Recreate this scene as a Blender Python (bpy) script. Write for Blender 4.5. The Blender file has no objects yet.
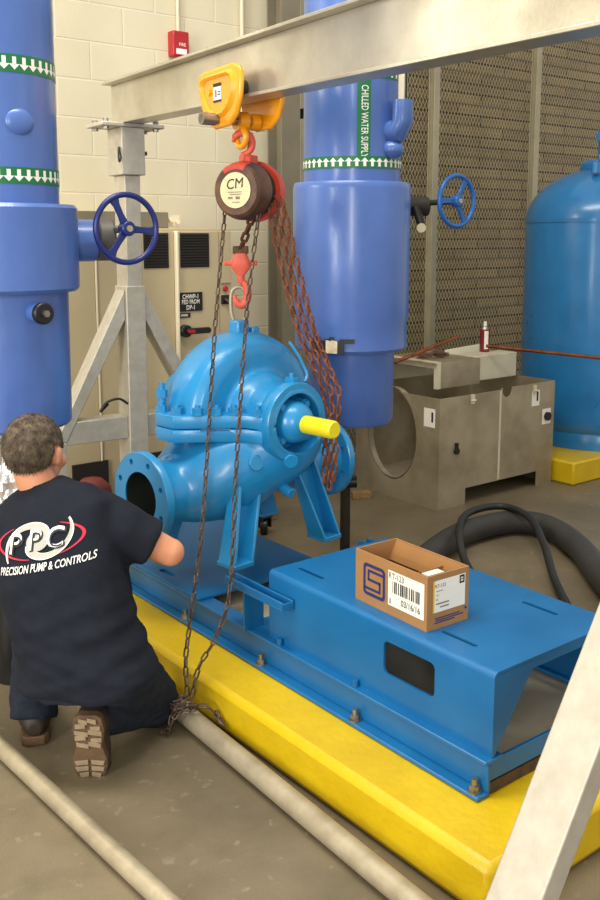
import bpy, bmesh, math, random
from mathutils import Vector, Matrix, noise
from mathutils.bvhtree import BVHTree
random.seed(7)
V = Vector
SC = bpy.context.scene
COL = SC.collection
# ------------------------------------------------------------------ camera
cam = bpy.data.cameras.new('camera'); camo = bpy.data.objects.new('camera', cam); COL.objects.link(camo)
cam.sensor_fit = 'VERTICAL'; cam.sensor_height = 36; cam.lens = 36 * 950 / 900.
cam.shift_y = -(450 - 380) / 900.
cam.clip_start = .05; cam.clip_end = 100
PITCH = math.atan(145 / 950.); YAW = math.radians(38.2)
camo.location = (0, 0, 1.6)
camo.rotation_euler = (math.pi / 2 - PITCH, 0, -YAW)
SC.camera = camo
# ------------------------------------------------------------------ light
w = bpy.data.worlds.new('world'); SC.world = w; w.use_nodes = True
bg = w.node_tree.nodes['Background']; bg.inputs[0].default_value = (1.0, .96, .89, 1); bg.inputs[1].default_value = .66
def area(name, loc, target, sx, sy, power, col):
    l = bpy.data.lights.new(name, 'AREA'); l.shape = 'RECTANGLE'; l.size = sx; l.size_y = sy; l.energy = power; l.color = col
    o = bpy.data.objects.new(name, l); COL.objects.link(o); o.location = loc
    o.rotation_euler = (V(target) - V(loc)).to_track_quat('-Z', 'Y').to_euler(); return o
area('open_door_daylight', (-4.6, 1.2, 2.2), (2, 3.4, 1.0), 1.8, 2.8, 250, (1, .97, .93))
area('rear_door_daylight', (-2.6, -3.0, 2.4), (2.7, 3.1, 1.0), .8, 2.8, 135, (1, .97, .93))
area('ceiling_lamp_row', (.9, 2.4, 5.4), (1.1, 2.6, 0), 4.0, 1.2, 240, (1, .95, .85))
area('wall_lamp', (-.05, 4.72, 2.85), (2, 2.2, 2.1), .7, .5, 18, (1, .93, .78))
vs = SC.view_settings
SC.display_settings.display_device = 'sRGB'
vs.view_transform = 'Standard'; vs.look = 'None'; vs.gamma = 1; vs.exposure = 0.16; vs.use_curve_mapping = False

# ------------------------------------------------------------------ materials
def lin(c): return tuple((x / 255 / 12.92 if x / 255 <= .04045 else ((x / 255 + .055) / 1.055) ** 2.4) for x in c) + (1,)
MATS = {}
def mat(name, rgb, rough=.5, metal=0., var=.12, scale=6., bump=0., bscale=60., rgb2=None, spec=.5, stretch=(1, 1, 1), coat=0., thr=(.35, .65)):
    if name in MATS: return MATS[name]
    m = bpy.data.materials.new(name); m.use_nodes = True; nt = m.node_tree; N = nt.nodes; L = nt.links
    b = N['Principled BSDF']
    tc = N.new('ShaderNodeTexCoord'); mp = N.new('ShaderNodeMapping'); mp.inputs['Scale'].default_value = stretch
    L.new(tc.outputs['Object'], mp.inputs[0])
    nz = N.new('ShaderNodeTexNoise'); nz.inputs['Scale'].default_value = scale; nz.inputs['Detail'].default_value = 6; nz.inputs['Roughness'].default_value = .6
    L.new(mp.outputs[0], nz.inputs['Vector'])
    cr = N.new('ShaderNodeValToRGB'); a = lin(rgb)
    if rgb2 is None:
        c1 = tuple(x * (1 - var) for x in a[:3]) + (1,); c2 = tuple(min(1, x * (1 + var)) for x in a[:3]) + (1,)
    else: c1, c2 = a, lin(rgb2)
    cr.color_ramp.elements[0].color = c1; cr.color_ramp.elements[1].color = c2
    cr.color_ramp.elements[0].position = thr[0]; cr.color_ramp.elements[1].position = thr[1]
    L.new(nz.outputs['Fac'], cr.inputs[0]); L.new(cr.outputs[0], b.inputs['Base Color'])
    mr = N.new('ShaderNodeMapRange'); mr.inputs['To Min'].default_value = max(0, rough - .08); mr.inputs['To Max'].default_value = min(1, rough + .08)
    L.new(nz.outputs['Fac'], mr.inputs[0]); L.new(mr.outputs[0], b.inputs['Roughness'])
    b.inputs['Metallic'].default_value = metal; b.inputs['Specular IOR Level'].default_value = spec
    if coat: b.inputs['Coat Weight'].default_value = coat; b.inputs['Coat Roughness'].default_value = .15
    if bump:
        n2 = N.new('ShaderNodeTexNoise'); n2.inputs['Scale'].default_value = bscale; n2.inputs['Detail'].default_value = 4
        L.new(mp.outputs[0], n2.inputs['Vector'])
        bp = N.new('ShaderNodeBump'); bp.inputs['Strength'].default_value = bump; bp.inputs['Distance'].default_value = .01
        L.new(n2.outputs['Fac'], bp.inputs['Height']); L.new(bp.outputs[0], b.inputs['Normal'])
    MATS[name] = m; return m
def block_mat(name, c1, c2, mortar, bw, bh, ms, bumpd=.004, noise_amt=.12):
    m = bpy.data.materials.new(name); m.use_nodes = True; nt = m.node_tree; N = nt.nodes; L = nt.links; b = N['Principled BSDF']
    tc = N.new('ShaderNodeTexCoord'); mp = N.new('ShaderNodeMapping'); mp.inputs['Rotation'].default_value = (math.pi / 2, 0, 0)
    L.new(tc.outputs['Object'], mp.inputs[0])
    br = N.new('ShaderNodeTexBrick'); br.inputs['Scale'].default_value = 1; br.inputs['Brick Width'].default_value = bw; br.inputs['Row Height'].default_value = bh
    br.inputs['Mortar Size'].default_value = ms; br.inputs['Mortar Smooth'].default_value = .4
    br.inputs['Color1'].default_value = lin(c1); br.inputs['Color2'].default_value = lin(c2); br.inputs['Mortar'].default_value = lin(mortar)
    L.new(mp.outputs[0], br.inputs['Vector'])
    nz = N.new('ShaderNodeTexNoise'); nz.inputs['Scale'].default_value = 3; nz.inputs['Detail'].default_value = 8; L.new(tc.outputs['Object'], nz.inputs['Vector'])
    mx = N.new('ShaderNodeMix'); mx.data_type = 'RGBA'; mx.blend_type = 'MULTIPLY'; mx.inputs[0].default_value = noise_amt * 4
    L.new(br.outputs['Color'], mx.inputs[6]); L.new(nz.outputs['Fac'], mx.inputs[7])
    L.new(mx.outputs[2], b.inputs['Base Color']); b.inputs['Roughness'].default_value = .55
    n2 = N.new('ShaderNodeTexNoise'); n2.inputs['Scale'].default_value = 90; L.new(tc.outputs['Object'], n2.inputs['Vector'])
    ad = N.new('ShaderNodeMath'); ad.operation = 'MULTIPLY_ADD'; ad.inputs[1].default_value = -1.0
    sc = N.new('ShaderNodeMath'); sc.operation = 'MULTIPLY'; sc.inputs[1].default_value = .25; L.new(n2.outputs['Fac'], sc.inputs[0])
    L.new(br.outputs['Fac'], ad.inputs[0]); L.new(sc.outputs[0], ad.inputs[2])
    bp = N.new('ShaderNodeBump'); bp.inputs['Strength'].default_value = .7; bp.inputs['Distance'].default_value = bumpd
    L.new(ad.outputs[0], bp.inputs['Height']); L.new(bp.outputs[0], b.inputs['Normal'])
    return m
M_wall = block_mat('painted_block', (224, 214, 184), (220, 209, 178), (229, 220, 192), .4064, .2032, .006, noise_amt=.05)
M_slat = block_mat('tan_stacked_brick', (152, 132, 90), (120, 103, 70), (44, 36, 24), .62, .092, .010, .01)
def floor_mat():
    m = mat('concrete_floor', (98, 88, 68), .5, 0, rgb2=(124, 111, 87), scale=1.6, bump=.12, bscale=120)
    nt = m.node_tree; N = nt.nodes; L = nt.links; b = N['Principled BSDF']
    old = b.inputs['Base Color'].links[0].from_socket
    tc = N.new('ShaderNodeTexCoord')
    n3 = N.new('ShaderNodeTexNoise'); n3.inputs['Scale'].default_value = 22; n3.inputs['Detail'].default_value = 8; L.new(tc.outputs['Object'], n3.inputs['Vector'])
    r3 = N.new('ShaderNodeValToRGB'); r3.color_ramp.elements[0].position = .62; r3.color_ramp.elements[1].position = .74
    r3.color_ramp.elements[0].color = (0, 0, 0, 1); r3.color_ramp.elements[1].color = (.35, .35, .35, 1); L.new(n3.outputs['Fac'], r3.inputs[0])
    mx = N.new('ShaderNodeMix'); mx.data_type = 'RGBA'; L.new(r3.outputs[0], mx.inputs[0]); L.new(old, mx.inputs[6]); mx.inputs[7].default_value = lin((172, 160, 134))
    n4 = N.new('ShaderNodeTexNoise'); n4.inputs['Scale'].default_value = 5.5; n4.inputs['Detail'].default_value = 10; L.new(tc.outputs['Object'], n4.inputs['Vector'])
    r4 = N.new('ShaderNodeValToRGB'); r4.color_ramp.elements[0].position = .28; r4.color_ramp.elements[1].position = .42
    r4.color_ramp.elements[0].color = (.5, .5, .5, 1); r4.color_ramp.elements[1].color = (0, 0, 0, 1); L.new(n4.outputs['Fac'], r4.inputs[0])
    m2 = N.new('ShaderNodeMix'); m2.data_type = 'RGBA'; L.new(r4.outputs[0], m2.inputs[0]); L.new(mx.outputs[2], m2.inputs[6]); m2.inputs[7].default_value = lin((96, 86, 68))
    L.new(m2.outputs[2], b.inputs['Base Color']); return m
M_floor = floor_mat()
M_yel = mat('yellow_floor_paint', (200, 166, 4), .45, rgb2=(212, 180, 10), scale=5, bump=.25, bscale=35)
M_alu = mat('brushed_aluminium', (196, 189, 172), .33, .55, rgb2=(174, 167, 150), scale=5, bump=.05, bscale=80, stretch=(1, 1, 1))
M_alud = mat('dull_aluminium', (194, 188, 172), .5, .35, rgb2=(180, 173, 157), scale=22, bump=.08, bscale=60)
M_pblue = mat('pump_blue_paint', (30, 134, 190), .36, var=.06, scale=5, bump=.06, bscale=40, coat=.3)
M_sblue = mat('skid_blue_paint', (16, 94, 148), .36, rgb2=(22, 104, 158), scale=4, bump=.03, bscale=50)
M_jblue = mat('pipe_jacket_blue', (68, 100, 166), .34, rgb2=(76, 108, 176), scale=6, bump=.3, bscale=9, stretch=(1, 1, .6), coat=.25)
M_tblue = mat('tank_blue_paint', (34, 116, 176), .3, var=.08, scale=6, bump=.06, bscale=25, coat=.35)
M_navy = mat('navy_enamel', (24, 38, 104), .3, var=.08)
M_wblue = mat('wheel_blue_enamel', (24, 88, 158), .35, var=.08)
M_tyel = mat('trolley_yellow_enamel', (240, 160, 10), .3, var=.06, coat=.4)
M_syel = mat('shaft_yellow_paint', (228, 210, 22), .4, var=.06)
M_rust = mat('rusty_chain', (78, 50, 36), .65, .4, rgb2=(122, 78, 52), scale=30)
M_rust2 = mat('orange_rusty_chain', (104, 62, 44), .7, .3, rgb2=(150, 92, 64), scale=30)
M_chain = mat('grey_chain', (80, 66, 56), .5, .6, rgb2=(112, 92, 78), scale=30)
M_hoist = mat('worn_brown_hoist_paint', (74, 50, 38), .45, .2, rgb2=(112, 78, 56), scale=10, bump=.1)
M_hred = mat('hoist_red_paint', (196, 66, 48), .45, var=.15, scale=20)
M_hook = mat('hook_orange_paint', (214, 90, 66), .5, var=.12, scale=25)
M_steel = mat('bare_steel', (150, 146, 138), .35, .9, var=.15, scale=20)
M_dsteel = mat('dark_steel', (60, 56, 52), .5, .6, var=.2, scale=20)
M_sst = mat('scuffed_stainless', (186, 174, 148), .36, .5, rgb2=(152, 140, 116), scale=3, bump=.1, bscale=20)
M_cream = mat('cream_sheet_metal', (206, 198, 172), .5, .1, var=.08, scale=6)
M_cab = mat('beige_cabinet_paint', (182, 166, 130), .45, var=.05, scale=2)
M_cabl = mat('pale_cabinet_trim', (226, 214, 184), .4, var=.04)
M_black = mat('black_plastic', (22, 21, 20), .4, var=.2)
M_vent = mat('dark_vent', (30, 26, 22), .6, var=.15)
M_white = mat('white_label', (236, 232, 220), .5, var=.03)
M_cable = mat('black_rubber', (30, 30, 30), .5, var=.2, scale=15)
M_hose = mat('grey_rubber_hose', (52, 50, 48), .6, var=.2, scale=10, bump=.1)
M_green = mat('pipe_marker_green', (14, 110, 62), .4, var=.06)
M_card = mat('brown_cardboard', (158, 116, 70), .75, var=.08, scale=5, bump=.05)
M_cardi = mat('inner_cardboard', (150, 106, 58), .8, var=.08, scale=5)
M_ink = mat('navy_ink', (38, 42, 98), .6, var=.05)
M_bink = mat('black_ink', (26, 24, 24), .6, var=.05)
M_lyel = mat('label_yellow', (238, 190, 20), .5, var=.03)
M_grey = mat('grey_column_paint', (120, 112, 92), .6, var=.08)
M_red = mat('alarm_red', (170, 28, 34), .35, var=.06)
M_pipe = mat('grey_steel_pipe', (150, 138, 114), .5, .3, rgb2=(176, 164, 138), scale=9, bump=.15, bscale=40)
M_copper = mat('copper_pipe', (170, 96, 54), .35, .8, rgb2=(120, 66, 40), scale=12)
M_foil = mat('crumpled_foil', (240, 238, 232), .32, .7, var=.05, bump=.6, bscale=30)
M_wood = mat('rough_wood', (120, 92, 56), .8, rgb2=(150, 118, 74), scale=12, stretch=(1, 8, 8))
M_skin = mat('skin', (206, 140, 104), .5, var=.07, scale=14, bump=.05)
M_skinr = M_skin
M_shirt = mat('navy_tshirt_cotton', (27, 31, 40), .9, var=.12, scale=30, bump=.15, bscale=250, spec=.2)
M_jean = mat('dark_denim', (27, 32, 41), .85, rgb2=(36, 43, 54), scale=40, bump=.2, bscale=300, spec=.2)
M_boot = mat('brown_boot_leather', (46, 36, 28), .6, var=.2, scale=20, bump=.1)
M_sole = mat('boot_sole_rubber', (98, 74, 50), .8, var=.2, scale=30)
M_tread = mat('dusty_tread', (150, 132, 104), .85, var=.15, scale=30)
M_hair = mat('grey_brown_hair', (56, 46, 36), .7, rgb2=(112, 98, 80), scale=38, bump=.5, bscale=160, spec=.3)
M_eye = mat('eye_white', (230, 226, 220), .2)
M_lred = mat('logo_red', (198, 40, 66), .7, var=.05)
M_lgrey = mat('logo_grey', (176, 174, 162), .7, var=.05)
M_lwhite = mat('logo_white', (236, 234, 226), .7, var=.03)
M_grout = mat('scratched_grout', (160, 150, 128), .45, rgb2=(184, 174, 150), scale=6, bump=.1)
M_mesh = mat('galvanised_mesh', (206, 190, 146), .5, .5, var=.15)
M_meshpost = mat('galvanised_post', (168, 160, 134), .45, .4, var=.1)
M_bore = mat('dark_green_bore', (30, 38, 30), .6, var=.3, scale=10)
M_can = mat('dark_red_can', (120, 30, 40), .35, var=.1)

# ------------------------------------------------------------------ mesh helpers
WM = {}
def frame(d):
    d = V(d).normalized(); a = V((0, 0, 1)) if abs(d.z) < .9 else V((1, 0, 0))
    u = a.cross(d).normalized(); return u, d.cross(u), d
class MB:
    def __init__(s, M=None): s.bm = bmesh.new(); s.M = M
    def face(s, vs):
        try: s.bm.faces.new(vs)
        except ValueError: pass
    def vs(s, pts): return [s.bm.verts.new(V(p)) for p in pts]
    def hexa(s, p):
        v = s.vs(p)
        for f in ((3, 2, 1, 0), (4, 5, 6, 7), (0, 1, 5, 4), (1, 2, 6, 5), (2, 3, 7, 6), (3, 0, 4, 7)): s.face([v[i] for i in f])
        return s
    def box(s, c, d, R=None):
        x, y, z = d[0] / 2, d[1] / 2, d[2] / 2
        p = [V(q) for q in ((-x, -y, -z), (x, -y, -z), (x, y, -z), (-x, y, -z), (-x, -y, z), (x, -y, z), (x, y, z), (-x, y, z))]
        if R is not None: p = [R @ q for q in p]
        return s.hexa([q + V(c) for q in p])
    def bb(s, x0, x1, y0, y1, z0, z1): return s.box(((x0 + x1) / 2, (y0 + y1) / 2, (z0 + z1) / 2), (abs(x1 - x0), abs(y1 - y0), abs(z1 - z0)))
    def bar(s, p0, p1, wid, hei, up=(0, 0, 1)):
        p0 = V(p0); p1 = V(p1); d = (p1 - p0).normalized(); u = V(up).cross(d).normalized(); v = d.cross(u)
        a, b = u * wid / 2, v * hei / 2
        return s.hexa([p0 - a - b, p0 + a - b, p0 + a + b, p0 - a + b, p1 - a - b, p1 + a - b, p1 + a + b, p1 - a + b])
    def loft(s, rings, caps=True, closed=False):
        R = [s.vs(r) for r in rings]; n = len(R[0]); k = len(R)
        for i in range(k if closed else k - 1):
            a, b = R[i], R[(i + 1) % k]
            for j in range(n): s.face([a[j], a[(j + 1) % n], b[(j + 1) % n], b[j]])
        if caps and not closed: s.face(R[0][::-1]); s.face(R[-1])
        return s
    def cyl(s, p0, p1, r0, r1=None, n=24, caps=True):
        p0 = V(p0); p1 = V(p1); u, v, d = frame(p1 - p0); r1 = r0 if r1 is None else r1
        return s.loft([[p + (u * math.cos(t) + v * math.sin(t)) * r for t in [2 * math.pi * i / n for i in range(n)]] for p, r in ((p0, r0), (p1, r1))], caps)
    def lathe(s, prof, o, ax, n=48, caps=True, closed=False):
        u, v, d = frame(ax); o = V(o)
        return s.loft([[o + d * h + (u * math.cos(t) + v * math.sin(t)) * max(r, 1e-4) for t in [2 * math.pi * i / n for i in range(n)]] for r, h in prof], caps, closed)
    def tube(s, pts, r, n=10, caps=True, closed=False):
        pts = [V(p) for p in pts]; k = len(pts); rs = r if isinstance(r, (list, tuple)) else [r] * k
        rings = []; u = None
        for i in range(k):
            if closed: t = pts[(i + 1) % k] - pts[i - 1]
            else: t = pts[min(i + 1, k - 1)] - pts[max(i - 1, 0)]
            t.normalize()
            if u is None: u = frame(t)[0]
            u = (u - t * u.dot(t)).normalized(); v = t.cross(u)
            rings.append([pts[i] + (u * math.cos(a) + v * math.sin(a)) * rs[i] for a in [2 * math.pi * j / n for j in range(n)]])
        return s.loft(rings, caps, closed)
    def prism(s, poly, vec):
        a = s.vs(poly); b = s.vs([V(p) + V(vec) for p in poly]); n = len(a)
        s.face(a[::-1]); s.face(b)
        for i in range(n): s.face([a[i], a[(i + 1) % n], b[(i + 1) % n], b[i]])
        return s
    def ell(s, c, r, R=None, nu=24, nv=16):
        r = (r, r, r) if not isinstance(r, (list, tuple)) else r; rings = []
        for i in range(nv + 1):
            th = math.pi * (i + .02) / (nv + .04); ring = []
            for j in range(nu):
                ph = 2 * math.pi * j / nu; q = V((r[0] * math.sin(th) * math.cos(ph), r[1] * math.sin(th) * math.sin(ph), r[2] * math.cos(th)))
                ring.append((R @ q if R is not None else q) + V(c))
            rings.append(ring)
        return s.loft(rings)
    def torus(s, c, ax, R_, r, n=40, m=10):
        u, v, d = frame(ax); c = V(c)
        return s.tube([c + (u * math.cos(t) + v * math.sin(t)) * R_ for t in [2 * math.pi * i / n for i in range(n)]], r, m, closed=True)
    def clip(s, co, no):
        g = list(s.bm.verts) + list(s.bm.edges) + list(s.bm.faces)
        res = bmesh.ops.bisect_plane(s.bm, geom=g, plane_co=V(co), plane_no=V(no), clear_outer=True)
        es = [e for e in res['geom_cut'] if isinstance(e, bmesh.types.BMEdge)]
        bmesh.ops.holes_fill(s.bm, edges=es); return s
    def raw(s, verts, faces):
        v = s.vs(verts)
        for f in faces: s.face([v[i] for i in f])
        return s
    def build(s, name, m, parent=None, bevel=0, seg=2, ang=38, weld=False, fix=True):
        if fix: bmesh.ops.recalc_face_normals(s.bm, faces=s.bm.faces)
        me = bpy.data.meshes.new(name); s.bm.to_mesh(me); s.bm.free()
        if s.M is not None: me.transform(s.M)
        for p in me.polygons: p.use_smooth = True
        me.set_sharp_from_angle(angle=math.radians(ang))
        o = bpy.data.objects.new(name, me); COL.objects.link(o); me.materials.append(m)
        if parent is not None:
            W = WM.get(parent, Matrix()); me.transform(W.inverted()); WM[o] = W.copy(); o.parent = parent
        if bevel:
            b = o.modifiers.new('bevel', 'BEVEL'); b.width = bevel; b.segments = seg; b.limit_method = 'ANGLE'; b.angle_limit = math.radians(40)
        return o
def remesh(o, vox, it=4, fac=.5):
    r = o.modifiers.new('remesh', 'REMESH'); r.mode = 'VOXEL'; r.voxel_size = vox; r.use_smooth_shade = True
    if it: q = o.modifiers.new('smooth', 'SMOOTH'); q.factor = fac; q.iterations = it
    return o
def bake(o, sharp=None):
    dg = bpy.context.evaluated_depsgraph_get(); dg.update()
    me = bpy.data.meshes.new_from_object(o.evaluated_get(dg)); o.modifiers.clear(); o.data = me
    if sharp: me.set_sharp_from_angle(angle=math.radians(sharp))
    return o
def cut(o, mb, bevel=0):
    c = mb.build('cutter', M_black); W = WM.get(o)
    if W is not None: c.data.transform(W.inverted()); c.parent = o.parent
    md = o.modifiers.new('cut', 'BOOLEAN'); md.operation = 'DIFFERENCE'; md.object = c; md.solver = 'EXACT'
    bake(o, 38); bpy.data.objects.remove(c)
    return o
def tag(o, label=None, cat=None, group=None, kind=None):
    if label: o['label'] = label
    if cat: o['category'] = cat
    if group: o['group'] = group
    if kind: o['kind'] = kind
    return o
def thing(name, label, cat, loc, group=None):
    o = bpy.data.objects.new(name, None); COL.objects.link(o); o.location = loc; WM[o] = Matrix.Translation(V(loc)); o.empty_display_size = .1
    return tag(o, label, cat, group)
def text2d(body, size, align='CENTER', xs=1., bold=0.):
    cu = bpy.data.curves.new('t', 'FONT'); cu.body = body; cu.size = size; cu.align_x = align; cu.align_y = 'CENTER'; cu.resolution_u = 3; cu.offset = bold * size
    o = bpy.data.objects.new('t', cu); COL.objects.link(o)
    dg = bpy.context.evaluated_depsgraph_get(); dg.update()
    me = bpy.data.meshes.new_from_object(o.evaluated_get(dg))
    vs_ = [(v.co.x * xs, v.co.y) for v in me.vertices]; fs = [tuple(p.vertices) for p in me.polygons]
    bpy.data.objects.remove(o); bpy.data.curves.remove(cu); bpy.data.meshes.remove(me); return vs_, fs
def lettering(body, size, fn, m, parent, name='lettering', xs=1., align='CENTER', bold=.0):
    a, f = text2d(body, size, align, xs, bold)
    return MB().raw([fn(x, y) for x, y in a], f).build(name, m, parent, fix=False)
def planar(o, xd, yd):
    o = V(o); xd = V(xd).normalized(); yd = V(yd).normalized()
    return lambda x, y: o + xd * x + yd * y
def plate(mb, fn, x0, x1, y0, y1):  # thin flat sheet patch in a planar map
    return mb.raw([fn(x0, y0), fn(x1, y0), fn(x1, y1), fn(x0, y1)], [(0, 1, 2, 3)])
def link_mesh(mb, c, d, side, L, W, r, n=12, m=5):
    d = V(d).normalized(); side = V(side); side = (side - d * side.dot(d)).normalized(); c = V(c); pts = []
    hw = W / 2 - r; hl = L / 2 - W / 2
    for i in range(n):
        t = 2 * math.pi * i / n; x = math.cos(t) * hw; y = math.sin(t) * hw + (hl if math.sin(t) > 0 else -hl)
        pts.append(c + side * x + d * y)
    mb.tube(pts, r, m, closed=True)
def chain(mb, path, pitch, W, r, side=(1, 0, .1), n=12, m=5):
    path = [V(p) for p in path]; segs = []; tot = 0
    for a, b in zip(path[:-1], path[1:]): segs.append((tot, a, b, (b - a).length)); tot += (b - a).length
    k = int(tot / pitch)
    for i in range(k):
        sdist = (i + .5) * tot / k
        for t0, a, b, l in segs:
            if t0 <= sdist <= t0 + l + 1e-9: c = a + (b - a) * ((sdist - t0) / l); d = (b - a).normalized(); break
        s1 = V(side); s1 = (s1 - d * s1.dot(d)).normalized()
        if i % 2: s1 = d.cross(s1)
        s1 = Matrix.Rotation(math.radians(random.uniform(-10, 10) + 24), 3, d) @ s1
        link_mesh(mb, c, d, s1, pitch + 2.2 * r, W, r, n, m)
    return mb
def spline(pts, n=12):
    P = [V(p) for p in pts]; out = []
    for i in range(len(P) - 1):
        p0 = P[max(i - 1, 0)]; p1 = P[i]; p2 = P[i + 1]; p3 = P[min(i + 2, len(P) - 1)]
        for j in range(n):
            t = j / n; out.append(.5 * ((2 * p1) + (p2 - p0) * t + (2 * p0 - 5 * p1 + 4 * p2 - p3) * t * t + (3 * p1 - p0 - 3 * p2 + p3) * t ** 3))
    return out + [P[-1]]
def rrect(w_, h_, r, k=5):
    out = []
    for cx, cy, a0 in ((w_ / 2 - r, h_ / 2 - r, 0), (-w_ / 2 + r, h_ / 2 - r, 90), (-w_ / 2 + r, -h_ / 2 + r, 180), (w_ / 2 - r, -h_ / 2 + r, 270)):
        for i in range(k + 1):
            a = math.radians(a0 + 90 * i / k); out.append((cx + r * math.cos(a), cy + r * math.sin(a)))
    return out
def hexnut(mb, p, ax, r, h): mb.cyl(V(p), V(p) + V(ax).normalized() * h, r, n=6)

# ------------------------------------------------------------------ setting
tag(MB().bb(-5, 10, -4, 9, -.2, 0).build('floor', M_floor), kind='structure')
tag(MB().bb(-5, 3.9, 4.95, 5.15, 0, 5.5).build('wall_back', M_wall), kind='structure')
tag(MB().bb(3.9, 10, 6.0, 6.2, 0, 5.5).build('wall_recess', M_slat), kind='structure')
tag(MB().bb(3.7, 3.9, 5.15, 6.0, 0, 5.5).build('wall_return', M_wall), kind='structure')

# ------------------------------------------------------------------ steel column beside the wall end
c = MB(); c.bb(3.56, 3.70, 4.70, 4.712, .012, 4.8); c.bb(3.56, 3.70, 4.838, 4.85, .012, 4.8); c.bb(3.624, 3.636, 4.712, 4.838, .012, 4.8)
t = thing('steel_column', 'grey painted steel column standing by the block wall behind the pipe', 'column', (3.63, 4.77, 0))
c.build('column_shaft', M_grey, t)
MB().bb(3.5, 3.76, 4.64, 4.91, 0, .012).build('base_plate', M_grey, t)
b = MB(); b.bb(3.70, 3.78, 4.75, 4.78, 2.335, 2.345); b.bb(3.74, 3.75, 4.72, 4.81, 2.31, 2.37); b.cyl((3.70, 4.765, 2.35), (3.85, 4.765, 2.36), .012)
b.build('clamp', M_dsteel, t)

# ------------------------------------------------------------------ fire alarm and conduit
t = thing('fire_alarm', 'small red fire alarm box high on the block wall', 'alarm', (2.975, 4.95, 2.62))
MB().bb(2.925, 3.03, 4.885, 4.949, 2.615, 2.755).build('alarm_box', M_red, t, bevel=.006)
mb = MB(); fnp = planar((2.978, 4.8845, 2.645), (1, 0, 0), (0, 0, 1))
lettering('FIRE', .026, planar((2.985, 4.8845, 2.68), (1, 0, 0), (0, 0, 1)), M_lwhite, t)
plate(mb, fnp, -.035, .035, -.018, .012); mb.build('pull_bar', M_lwhite, t)
MB().cyl((2.985, 4.93, 2.755), (2.985, 4.93, 4.2), .012, n=12).build('conduit', M_cream, t)
tag(MB().cyl((3.43, 4.925, 2.2), (3.43, 4.925, 4.6), .014, n=12).build('wall_conduit', M_cream), 'thin cream vertical conduit on the block wall beside the grey column', 'conduit')

# ------------------------------------------------------------------ electrical cabinet
t = thing('electrical_cabinet', 'beige electrical cabinet with dark louvres against the block wall', 'cabinet', (2.4, 4.6, 0))
MB().bb(1.6, 2.957, 4.37, 4.93, 0, 1.635).build('cabinet_body', M_cab, t, bevel=.006)
for x0, x1, nm in ((1.62, 2.13, 'door'), (2.14, 2.585, 'door'), (2.605, 2.865, 'door')):
    d = MB().bb(x0, x1, 4.352, 4.3695, .12 if x0 > 2.6 else .06, 1.62).build(nm, M_cab, t, bevel=.004)
    if x0 > 2.1:
        v0, v1 = (2.405, 2.55) if x0 < 2.5 else (2.622, 2.80)
        m_ = MB(); m_.bb(v0, v1, 4.347, 4.3518, 1.43, 1.61)
        for k in range(12): m_.box(((v0 + v1) / 2, 4.346, 1.44 + k * .0145), (v1 - v0 - .01, .006, .006), Matrix.Rotation(.5, 3, 'X'))
        m_.build('louvre_panel', M_vent, d)
MB().bb(2.588, 2.602, 4.33, 4.3695, .9, 1.62).build('door_edge', M_cabl, t, bevel=.003)
MB().bb(2.132, 2.138, 4.345, 4.3695, .06, 1.62).build('door_edge', M_cabl, t)
MB().bb(2.87, 2.95, 4.358, 4.3695, .05, 1.62).build('side_panel', M_cab, t, bevel=.003)
MB().bb(1.97, 2.165, 4.338, 4.3518, .16, .46).build('lower_vent', M_vent, t)
mb = MB(); mb.bb(2.35, 2.55, 4.338, 4.3518, .14, .46); mb.build('lower_vent', M_vent, t)
MB().bb(2.603, 2.752, 4.345, 4.3518, 1.198, 1.298).build('name_plate', M_black, t)
fx = lambda z: planar((2.678, 4.3445, z), (1, 0, 0), (0, 0, 1))
lettering('CHWP-1', .034, fx(1.275), M_white, t, xs=.8, bold=.01); lettering('FED FROM', .032, fx(1.247), M_white, t, xs=.75, bold=.01); lettering('DP-1', .034, fx(1.217), M_white, t, xs=.8, bold=.01)
mb = MB(); mb.bb(2.60, 2.676, 4.347, 4.3518, 1.165, 1.19); mb.build('small_tag', M_black, t)
mb = MB(); plate(mb, planar((2.638, 4.3465, 1.178), (1, 0, 0), (0, 0, 1)), -.022, .022, -.006, .006); mb.build('tag_marks', M_lgrey, t)
h = MB().cyl((2.637, 4.352, 1.095), (2.637, 4.318, 1.095), .033, n=28).build('switch_base', M_black, t, bevel=.004)
p = [(2.637 + x, 4.318, 1.095 + z) for x, z in rrect(.15, .032, .0155)]
MB().prism([V(q) + V((.065, 0, 0)) for q in p], (0, -.02, 0)).build('switch_handle', M_black, h, bevel=.004)
MB().bb(2.632, 2.672, 4.2935, 4.2985, 1.087, 1.103).build('red_marker', M_red, h)
mb = MB(); mb.cyl((2.905, 4.358, 1.31), (2.905, 4.345, 1.31), .016); mb.build('stop_button', M_red, t, bevel=.003)
mb = MB(); mb.bb(2.88, 2.935, 4.35, 4.3578, 1.225, 1.275); mb.cyl((2.905, 4.352, 1.25), (2.915, 4.33, 1.235), .011); mb.build('selector_switch', M_black, t)
mb = MB(); mb.bb(2.88, 2.94, 4.352, 4.3578, 1.336, 1.342); mb.build('button_plate', M_grey, t)
t2 = thing('wireway', 'long grey metal wireway lying along the top of the beige cabinet', 'wireway', (2.4, 4.6, 1.635))
MB().bb(1.75, 2.62, 4.46, 4.56, 1.6355, 1.72).build('trough', M_grey, t2, bevel=.004)
mb = MB(); mb.bb(2.62, 2.70, 4.48, 4.54, 1.645, 1.705); mb.cyl((2.64, 4.475, 1.68), (2.64, 4.455, 1.68), .012); mb.cyl((2.68, 4.485, 1.67), (2.68, 4.46, 1.67), .012); mb.build('end_fitting', M_cabl, t2)
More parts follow.
